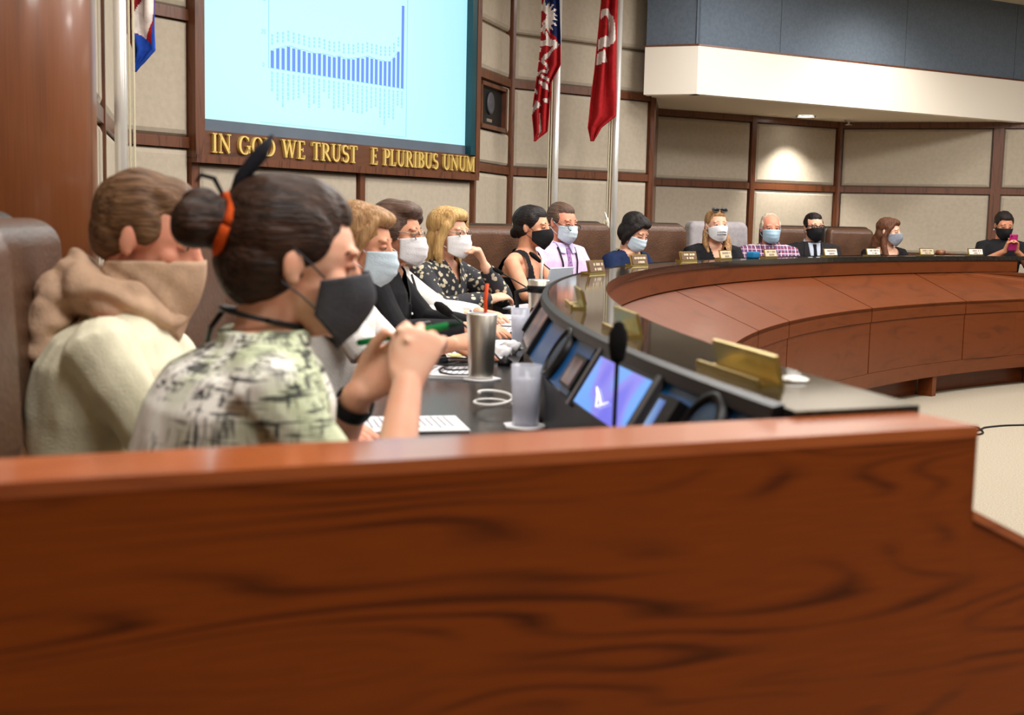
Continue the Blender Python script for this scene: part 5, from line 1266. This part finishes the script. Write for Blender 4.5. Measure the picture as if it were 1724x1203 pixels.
gc = chair_arc(1262, 10.3, 9.85, 'leather chair draped with a grey jacket beside the man in plaid', -35)
gd = Matrix(gc.matrix_world)
cl = MB().rbox((0, -.285, 1.02), (.275, .105, .285), .06, n=6, f=lambda p: Vector((p.x * (1 - .06 * max(0, p.z) / .3), p.y + .45 * p.x * p.x - .08 * max(0, p.z) + .008 * math.sin(p.x * 40 + p.z * 9), p.z)))
o = obj('jacket', cl, plain('jacket_grey', (164, 158, 160), d=.93), smooth=True, M=gd); tag(o, 'light grey jacket hung over the chair back beside the man in plaid', 'jacket')

# ------------------------------------------------------------------ things on the worktop and the floor
def on_top(px, py, z=ZK): return atz(px, py, z)
def tumbler(px, Y, R_, label, h, r, straw=None, handle=False):
    a = ang(aty(px, 500, Y)); q = pol(a, R_, ZK + .006)
    t = empty('steel_tumbler', Matrix.Translation(q)); tag(t, label, 'tumbler')
    obj('cup', MB().lathe([(r * .80, 0), (r * .82, .004), (r * .90, h * .5), (r, h - .004), (r * .95, h), (r * .92, h - .004), (r * .9, h * .9)], n=36), STEEL, t, True)
    obj('lid', MB().lathe([(r * .93, h - .012), (r * .95, h - .002), (r * .6, h + .002), (r * .1, h)], n=30), mat('clear_lid', S(170, 172, 176), .15, noise=(10, S(150, 152, 158))), t, True)
    if straw: obj('straw', MB().tube([(r * .25, 0, h - .02), (r * .2, 0, h + .035), (r * .3, .0, h + .085)], .0055, 10), straw, t, True)
    if handle:
        obj('handle', MB().tube([(-r * .9, -.02, h * .35), (-r * 1.9, -.03, h * .4), (-r * 2.0, -.03, h * .75), (-r * 1.1, -.02, h * .8)], .010, 8, round_ends=True), BLACKP, t, True)
        obj('handle_band', MB().lathe([(r * 1.04, h * .74), (r * 1.08, h * .76), (r * 1.08, h * .86), (r * 1.04, h * .88)], n=30, cap=False), BLACKP, t, True)
    return q
def coaster(q, label, r=.055):
    rn = random.Random(int(q.y * 100)); pts = [(r * (1 + .12 * math.sin(5 * a + 1) * rn.uniform(.4, 1)) * math.cos(a), r * (1 + .10 * math.sin(3 * a)) * math.sin(a)) for a in [2 * PI * i / 28 for i in range(28)]]
    tag(obj('paper_coaster', MB().slab(pts, 0, .004), PAPER, M=Matrix.Translation((q.x, q.y, ZK + .001))), label, 'coaster')
def water_glass(px, Y, R_, label, h=.135, r=.034, fill=.78):
    a = ang(aty(px, 500, Y)); q = pol(a, R_, ZK + .006)
    t = empty('water_glass', Matrix.Translation(q)); tag(t, label, 'glass')
    obj('cup', MB().lathe([(r * .85, 0), (r, h), (r - .002, h), (r * .85 - .002, .004), (.002, .004)], n=32), GLASS, t, True)
    obj('water', MB().lathe([(r * .85 - .0035, .006), (r * .97 - .0045, h * fill), (.002, h * fill)], n=32), WATER, t, True)
    return q
q = tumbler(815, 3.62, 8.97, 'steel tumbler with orange straw standing on a paper coaster', .19, .045, plain('straw_orange', (232, 84, 36), .4)); coaster(q, 'white paper coaster under the steel tumbler with orange straw')
q = tumbler(902, 5.3, 8.93, 'steel tumbler with black handle and clear straw', .21, .047, mat('straw_clear', S(226, 224, 214), .3, noise=(10, S(216, 214, 204))), True)
q = water_glass(880, 2.80, 8.885, 'glass of iced water nearest to the camera on a paper coaster', .137, .036); coaster(q, 'white paper coaster under the nearest water glass', .05)
q = water_glass(847, 4.55, 8.90, 'glass of iced water behind the tumbler with orange straw', .14, .036); coaster(q, 'white paper coaster under the second water glass', .05)
q = water_glass(879, 5.75, 8.93, 'glass of water left of the handled tumbler', .145, .038)
def sheet(Y, R_, turn, label, w_=.216, h_=.28, th=.006, m=None, name='paper_sheets', cat='papers', lines=True):
    a = math.asin((Y - CC.y) / R_); q = pol(a, R_, ZK + .0005); f = (CC - q); f.z = 0
    M = frame(q, Matrix.Rotation(math.radians(-90 + turn), 3, 'Z') @ f)
    n = max(1, int(th / .003)); mb = MB(); rn = random.Random(int(Y * 97))
    for k in range(n): mb.box((rn.uniform(-.004, .004), rn.uniform(-.004, .004), th * (k + .5) / n), (w_ / 2, h_ / 2, th / n / 2 * .98), Matrix.Rotation(rn.uniform(-.03, .03), 3, 'Z'))
    o = empty(name, M); obj('stack', mb, m or PAPER, o); tag(o, label, cat)
    if lines:
        ln = MB()
        for k in range(14): ln.box((rn.uniform(-.02, 0), h_ * (.40 - .058 * k), th + .0006), (w_ * rn.uniform(.28, .4), .0022, .0004))
        tag(obj('print_lines', ln, mat('print_grey', S(150, 150, 158), .8, noise=(10, S(140, 140, 150))), o), kind='stuff')
    return o
sheet(2.78, 9.16, 8, 'papers under the forearms of the woman with the bun', .2, .26)
sheet(3.75, 9.12, -6, 'loose papers before the woman in the white top', .25, .3, .01)
sheet(4.18, 9.08, 10, 'papers stacked beside the steel tumbler with orange straw', .24, .3, .014)
sheet(4.65, 9.12, -4, 'papers under the hand of the person in black shirt', .25, .3, .008)
sheet(5.12, 9.06, 5, 'papers left of the second water glass', .25, .3, .016)
sheet(5.50, 9.10, -4, 'papers before the hidden person in white', .25, .3, .012)
sheet(5.86, 9.08, 4, 'papers lying before the blonde woman', .25, .3, .01)
sheet(6.14, 9.12, 5, 'black folder lying before the blonde woman', .12, .26, .02, LEATHD, 'black_folder', 'folder', False)
def note(px, py, label, w_=.05):
    p = on_top(px, py); tag(obj('sticky_note', MB().box((0, 0, .0105), (w_ / 2, w_ / 2, .0012), Matrix.Rotation(.4, 3, 'Z')), plain('note_yellow', (236, 222, 120)), M=Matrix.Translation((p.x, p.y, ZK + .006))), label, 'note')
note(768, 606, 'yellow sticky note among the papers near the tumbler'); note(798, 502, 'yellow sticky note before the blonde woman')
# crumpled tissues
for i, (px, py) in enumerate(((846, 606), (862, 596))):
    p = on_top(px, py); mb = MB(); mb.ell((0, 0, .022), (.034, .03, .024), None, 16, 10); me = remesh(mb, .004, 1); displace(me, lambda c: .008 * mnoise.noise(c * 60)); me.materials.clear(); me.materials.append(PAPER)
    tag(obj('crumpled_tissue', me, M=Matrix.Translation((p.x, p.y, ZK + .002))), ['crumpled white tissue just right of the tumbler', 'crumpled white tissue nearer to the console'][i], 'tissue')
# tablet propped by the bun woman's hands
p = on_top(742, 612)
t = empty('tablet', Matrix.Translation((p.x, p.y, ZK)) @ Matrix.Rotation(math.radians(70), 4, 'Z') @ Matrix.Rotation(math.radians(62), 4, 'X')); tag(t, 'black tablet propped up behind the clasped hands', 'tablet')
obj('case', MB().rbox((0, .075, 0), (.06, .075, .006), .005, n=3), BLACKP, t, True); obj('glass', MB().box((0, .075, .0065), (.052, .066, .0006)), mat('tablet_glass', S(16, 22, 26), .1, noise=(5, S(20, 30, 30))), t)
# laptop
q = aty(930, 470, 6.5); q.z = ZK
t = empty('laptop', frame(q, (-.42, -.9))); tag(t, 'pale silver laptop open before the woman in black top', 'laptop')
LAPM = mat('laptop_silver', S(206, 214, 224), .35, metal=.3, noise=(5, S(198, 206, 218)))
obj('base', MB().rbox((0, -.11, .009), (.15, .105, .008), .006, n=3), LAPM, t, True); 
l = obj('lid', MB().rbox((0, .0, .115), (.15, .005, .105), .004, n=3), LAPM, t, True, M=Matrix.Translation((0, 0, .012)) @ Matrix.Rotation(-.25, 4, 'X')); obj('hinge', MB().tube([(-.12, 0, .01), (.12, 0, .01)], .006, 8), BLACKP, t, True)
# desk telephone display
q = pol(ang(aty(884, 530, 5.0)), 8.93, ZK)
t = empty('desk_phone', frame(q, Matrix.Rotation(math.radians(80), 3, 'Z') @ (q - CC))); tag(t, 'black desk device with tilted screen before the handled tumbler', 'desk device')
obj('base', MB().rbox((0, 0, .012), (.07, .05, .012), .008, n=3), BLACKP, t, True); obj('tilted_panel', MB().rbox((0, .02, .07), (.065, .008, .06), .006, Matrix.Rotation(-.5, 3, 'X'), n=3), BLACKP, t, True)
# gooseneck microphones
def mic(foam, base, label, fr=.014, fl=.05, sag=.02):
    foam, base = Vector(foam), Vector(base)
    t = empty('gooseneck_microphone', Matrix.Translation(base)); tag(t, label, 'microphone')
    f = foam - base; up = Vector((0, 0, 1)); ctrl = f * .5 + up * sag
    pts = [ctrl * 2 * k * (1 - k) + f * k * k for k in [i / 16 for i in range(17)]]
    obj('stem', MB().tube(pts, .0035, 8), BLACKP, t, True); obj('foot', MB().lathe([(.024, 0), (.024, .012), (.010, .022), (.005, .03)], n=20), BLACKP, t, True)
    d = (pts[-1] - pts[-2]).normalized(); c = f
    obj('foam_head', MB().tube([c - d * fl * .3, c + d * fl * .2, c + d * fl * .75, c + d * fl], [fr * .8, fr, fr, fr * .7], 14, round_ends=True), FOAM, t, True)
mic(aty(752, 524, 4.35), pol(ang(aty(862, 590, 4.0)), 8.91, ZK), 'gooseneck microphone bent over the papers of the person in black shirt', .017, .075)
mic(aty(842, 458, 6.1), pol(ang(aty(893, 500, 6.05)), 8.92, ZK), 'gooseneck microphone with small head before the blonde woman', .011, .035)
q = aty(1031, 730, 1.97); q.z = ZK
mic(aty(1040, 588, 1.98), q, 'gooseneck microphone standing upright before the purple display', .015, .035, 0.)
mic(aty(905, 436, 6.7), pol(ang(aty(905, 470, 6.7)), 8.93, ZK), 'gooseneck microphone upright before the woman in black top', .013, .05, 0.)
# cables
def cable(pts, r, m, label, n=6, closed=False):
    o = obj('cable', MB().tube(pts, r, n), m, smooth=True); return tag(o, label, 'cable')
c0 = on_top(832, 690); 
cable([Vector((c0.x + .055 * math.cos(a) * (1 - .03 * a), c0.y + .10 * math.sin(a) * (1 - .04 * a), ZK + .006 + .004 * a)) for a in [i * .25 for i in range(40)]], .0042, WHITEP, 'white cable coiled beside the nearest water glass', 8)
c1 = on_top(770, 628)
cable([Vector((c1.x + .11 * math.sin(i * .55) * math.cos(i * .13), c1.y + .13 * math.cos(i * .55), ZK + .005 + .0012 * i)) for i in range(34)], .003, BLACKP, 'thin black cables tangled before the steel tumbler')
g0 = atz(1640, 722, .006)
fp = [atz(x, y, .006) for x, y in ((1600, 716), (1640, 718), (1650, 722), (1655, 728), (1646, 731), (1640, 727), (1652, 722), (1660, 719), (1690, 716), (1724, 715), (1790, 714), (1860, 712))]
sm = []
for i in range(len(fp) - 1):
    for k in range(6):
        a, b, c, d = fp[max(i - 1, 0)], fp[i], fp[i + 1], fp[min(i + 2, len(fp) - 1)]; u = k / 6
        sm.append(.5 * ((2 * b) + (c - a) * u + (2 * a - 5 * b + 4 * c - d) * u * u + (3 * b - a - 3 * c + d) * u ** 3))
cable(sm, .006, BLACKP, 'thin black cord lying on the carpet right of the end panel')
# small things near the far sitters
q = pol(ang(aty(1013, 440, 7.75)), 9.05, ZK)
t = empty('round_container', Matrix.Translation(q)); tag(t, 'white round-topped container behind the pink shirt nameplate', 'container'); obj('body', MB().lathe([(.045, 0), (.05, .02), (.05, .15), (.048, .16)], n=28), WHITEP, t, True); obj('lid', MB().lathe([(.051, .16), (.049, .19), (.035, .222), (.003, .236)], n=28), WHITEP, t, True)
q = pol(ang(atz(1226, 433, ZL)), 8.72, ZL)
tag(obj('blue_pouch', MB().rbox((0, 0, .022), (.055, .03, .022), .012, n=3), plain('pouch_blue', (30, 106, 150)), smooth=True, M=frame(q, tangent(ang(q)))), 'small blue cloth pouch on the ledge before the long-haired woman', 'pouch')
q = pol(ang(atz(1556, 429, ZL)), 8.70, ZL)
t = empty('gavel', frame(q, tangent(ang(q)))); tag(t, 'small dark wooden gavel lying on the ledge near the far end', 'gavel'); obj('gavel_head', MB().tube([(.0, -.035, .024), (0, .035, .024)], .022, 14), COLW, t, True); obj('handle', MB().tube([(0, 0, .024), (.1, 0, .018), (.2, 0, .012)], [.007, .008, .010], 10), COLW, t, True)
